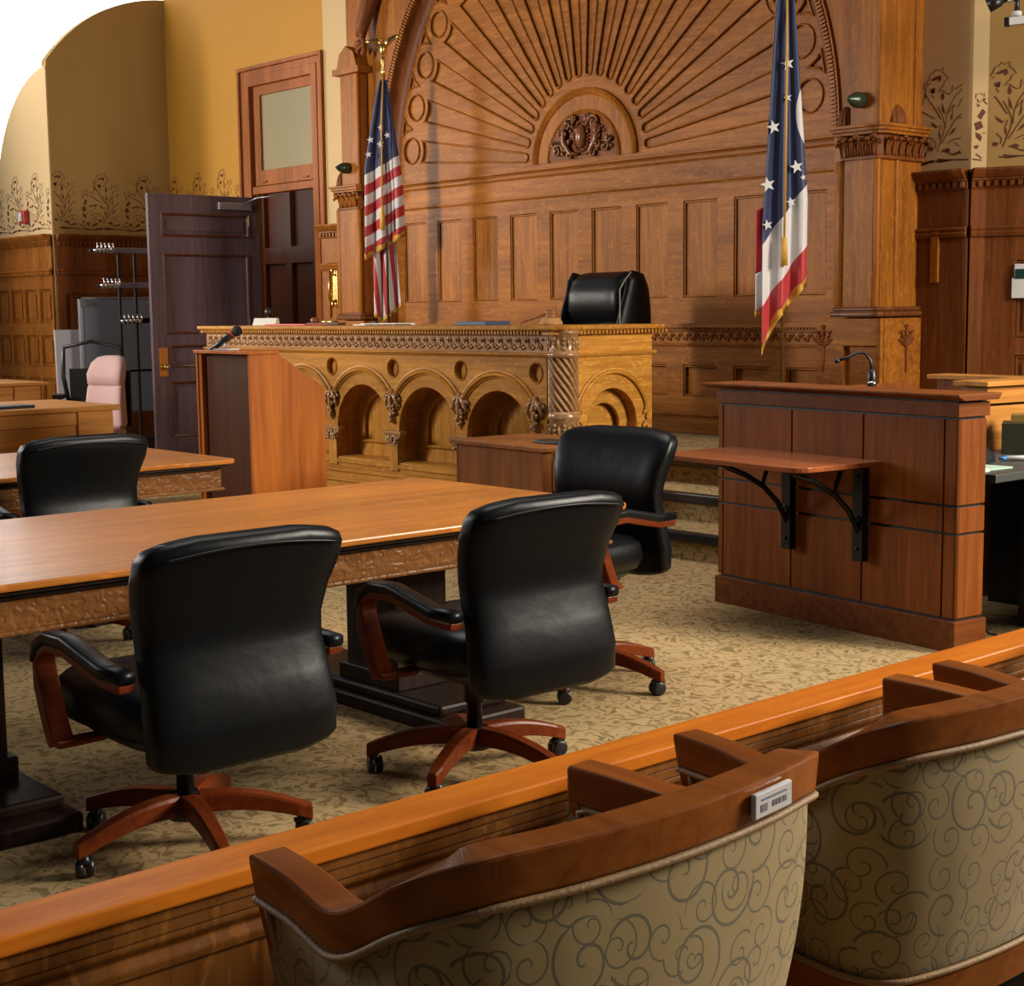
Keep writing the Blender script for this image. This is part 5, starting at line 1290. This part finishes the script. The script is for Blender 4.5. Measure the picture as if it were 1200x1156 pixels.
link('keyboard', MB().box(-.10, .10, -.1, .30, 0, .022), BLK, o, world=False, bevel=.004)
tag(link('loose_papers', MB().box(-11.08, -10.88, 4.36, 4.62, .8405, .875), PAPER), 'small pile of white papers behind the keyboard on the clerk desk', 'papers')
o = thing('monitor', 'sliver of a dark monitor with its cable at the left edge', 'monitor', (-12.2, 4.9, .84), .2)
o = thing('pink_chair', 'dusty pink high-backed office chair behind the clerk desk', 'chair', (-12.6, 6.17, 0), radians(194))
# local +y is front
for nm in ('x',):
    b = MB(); pillow(b, [(.50, .20, -.20, .05, .03), (.54, .235, -.20, .06, .03), (.70, .235, -.19, .065, .03), (.86, .22, -.205, .055, .03), (.89, .215, -.215, .045, .03)], 28, .4, .6); link('backrest', b, PINK, o, world=False)
    b = MB(); pillow(b, [(.875, .20, -.215, .04, .03), (.89, .215, -.205, .06, .03), (.98, .225, -.21, .07, .03), (1.08, .20, -.235, .062, .02), (1.13, .15, -.255, .045, .01), (1.145, .08, -.26, .02, 0)], 28, .5, .6); link('head_cushion', b, PINK, o, world=False)
    b = MB(); pillow(b, [(.40, .20, .02, .20, 0), (.43, .25, .02, .25, 0), (.49, .25, .02, .25, 0), (.52, .2, .02, .2, 0)], 28, .4, .4); link('seat', b, PINK, o, world=False)
    link('back_shell', MB().box(-.20, .20, -.30, -.275, .5, 1.02), BLK, o, world=False, bevel=.02)
    star_base(o, .4, .30, BLKM)
bpy.data.objects.remove(bpy.data.objects['monitor'])
o = thing('flag_cable', 'pale cable hanging before the panelled bay at the left edge', 'cable', (-13.6, 5.3, .9))
link('cord', MB().tube([(-13.7, 5.12, 1.55), (-13.62, 5.18, 1.3), (-13.55, 5.32, 1.05), (-13.5, 5.42, .918)], .012, 6), WHITE, o)
o = thing('black_office_chair', 'black mesh-backed office chair behind the pink chair', 'chair', (-14.0, 6.86, .0), radians(238))
b = MB(); b.tube([(-.22, -.2, .55), (-.28, -.2, .9), (-.27, -.22, 1.19), (0, -.23, 1.25), (.27, -.22, 1.19), (.28, -.2, .9), (.22, -.2, .55)], .022, 8); b.box(-.22, .22, -.205, -.195, .6, .98); link('backrest', b, BLK, o, world=False)
b = MB(); pillow(b, [(.42, .22, .02, .22, 0), (.46, .26, .02, .25, 0), (.52, .22, .02, .2, 0)], 24, .4, .4); link('seat', b, BLK, o, world=False)
for s_ in (-1, 1): link('armrest', MB().box(s_*.30-.05, s_*.30+.05, -.12, .16, .70, .74).tube([(s_*.29, .0, .44), (s_*.30, .0, .70)], .018, 8), BLK, o, world=False)
star_base(o, .1, .30, BLKM)
# boards leaning on the left wall
o = thing('foam_board', 'plain white board leaning against the dark wainscot', 'board', (-15.9, 7.5, 0))
link('sheet', MB().prism([(7.38, .0), (7.70, .0), (7.68, 1.35), (7.36, 1.35)], 'x', -15.85, -15.82), plain('pale_lilac_board', (.48, .47, .52), .6), o)
o = thing('glass_whiteboard', 'wheeled board with silver corners standing behind the metal rack', 'board', (-15.5, 7.9, 0))
link('pane', MB().box(-15.62, -15.60, 7.58, 8.45, .45, 1.68), plain('blue_grey_glass', (.16, .19, .23), .25, coat=.3), o)
link('feet', MB().box(-15.75, -15.45, 7.55, 7.60, 0, .1).box(-15.75, -15.45, 8.43, 8.48, 0, .1), STEEL, o)
link('frame', MB().box(-15.635, -15.59, 7.55, 7.58, .1, 1.70).box(-15.635, -15.59, 8.45, 8.48, .1, 1.70).box(-15.635, -15.59, 7.55, 8.48, 1.68, 1.70).box(-15.635, -15.59, 7.55, 8.48, .43, .45), STEEL, o)
link('corner_clip', MB().box(-15.59, -15.58, 7.56, 7.62, 1.60, 1.69).box(-15.59, -15.58, 7.68, 7.70, 1.60, 1.66), CHROME, o)
# metal rack with chrome hooks
o = thing('metal_rack', 'tall dark metal coat rack with rows of chrome hooks beside the open door', 'rack', (-15.1, 7.95, 0))
rk = MB()
for y in (7.83, 8.02, 8.22): rk.box(-15.22, -15.19, y-.012, y+.012, .18, 2.20)
rk.box(-15.35, -15.05, 7.75, 8.35, .14, .18)
link('upright', rk, plain('brown_metal', (.035, .028, .024), .35, .5), o)
for z, y0 in ((2.19, 7.74), (1.82, 7.80), (1.44, 7.82), (.90, 7.80)):
    b = MB(); b.box(-15.24, -15.16, y0, 8.40, z-.028, z+.030) if z > 1 else b.box(-15.22, -15.19, 7.80, 8.3, z-.012, z+.012)
    link('crossbar', b, STEEL if z > 1.5 else BLKM, o, bevel=.004)
    if z > 1:
        for k in range(5):
            y = y0-.02-.045*k if z > 1.5 else y0+.05*k
            h = MB(); h.tube([(-15.18, y+.0, z-.03), (-15.12, y, z-.02), (-15.08, y, z+.03), (-15.10, y, z+.07)], .010, 8); h.tube([(-15.2, y, z), (-15.12, y, z)], .016, 8); link('hook', h, CHROME, o)
        if z > 1.5: link('hook_bar', MB().box(-15.22, -15.19, y0-.24, y0, z-.015, z+.015), BLKM, o)
for y_ in (7.78, 8.2): link('rack_foot', MB().box(-15.4, -15.0, y_, y_+.06, 0, .14), BLKM, o)
# fire alarm
o = thing('fire_alarm', 'small red and white fire alarm strobe on the stencilled bay wall', 'alarm', (-16.96, 7.6, 2.62))
link('red_housing', MB().box(-17.03, -16.88, 7.545, 7.605, 2.555, 2.70), RED, o, bevel=.006)
link('strobe_lens', MB().box(-16.99, -16.92, 7.52, 7.546, 2.575, 2.68), plain('lens', (.6, .6, .62), .2), o, bevel=.006)
# wall thermostat
o = thing('wall_panel_device', 'white wall device with a small dark screen on the right wainscot', 'thermostat', (-5.4, 9.45, 1.6))
a = d21; O_ = Vector((-5.755, 9.41, 0)); dd = Vector((cos(a), sin(a), 0)); nn = Vector((sin(a), -cos(a), 0))
def onw(mb, u0, u1, e0, e1, z0, z1):
    vs = [O_+dd*u+nn*e+Vector((0, 0, z)) for z in (z0, z1) for e in (e0, e1) for u in (u0, u1)]
    return mb.add(vs, [(0, 2, 3, 1), (4, 5, 7, 6), (0, 1, 5, 4), (2, 6, 7, 3), (0, 4, 6, 2), (1, 3, 7, 5)])
link('housing', onw(onw(MB(), .195, .365, .03, .06, 1.545, 1.68), .21, .365, .03, .055, 1.68, 1.775), WHITE, o, bevel=.004)
link('screen', onw(MB(), .215, .285, .06, .064, 1.675, 1.74), plain('dark_screen', (.015, .04, .04), .2), o)
# security camera on a bracket upper right
o = thing('security_camera', 'black lensed security camera on a white wall bracket high at the right edge', 'camera', (-5.2, 8.8, 3.3))
cm_ = MB(); dv = Vector((-.78, -.45, -.40)).normalized(); c0 = Vector((-5.27, 8.8, 3.40))
cm_.tube([c0, c0+dv*.04, c0+dv*.041, c0+dv*.12], [.028, .028, .038, .042], 16); link('lens_barrel', cm_, BLK, o)
link('camera_body', MB().obox(tuple(c0-dv*.07), tuple(dv), .07, .07, .15), WHITE, o, bevel=.006)
link('swivel', MB().tube([tuple(c0-dv*.05), (-5.215, 8.83, 3.36), (-5.215, 8.83, 3.30)], .016, 10), BLK, o)
link('swivel_collar', MB().lathe([(.03, 3.28), (.03, 3.305), (.02, 3.31)], (-5.215, 8.83, 0), 14), WHITE, o)
link('bracket_arm', MB().obox((-4.98, 8.93, 3.255), (.9, .42, .03), .06, .045, .6), WHITE, o)
link('arm_end_cap', MB().obox((-5.262, 8.80, 3.246), (.9, .42, .03), .064, .05, .03), BLK, o)
link('bracket_strut', MB().tube([(-5.15, 8.86, 3.27), (-4.95, 9.0, 3.55), (-4.8, 9.35, 3.7)], .006, 6).obox((-4.65, 9.3, 3.3), (.4, .9, 0), .05, .05, .9), BLKM, o)
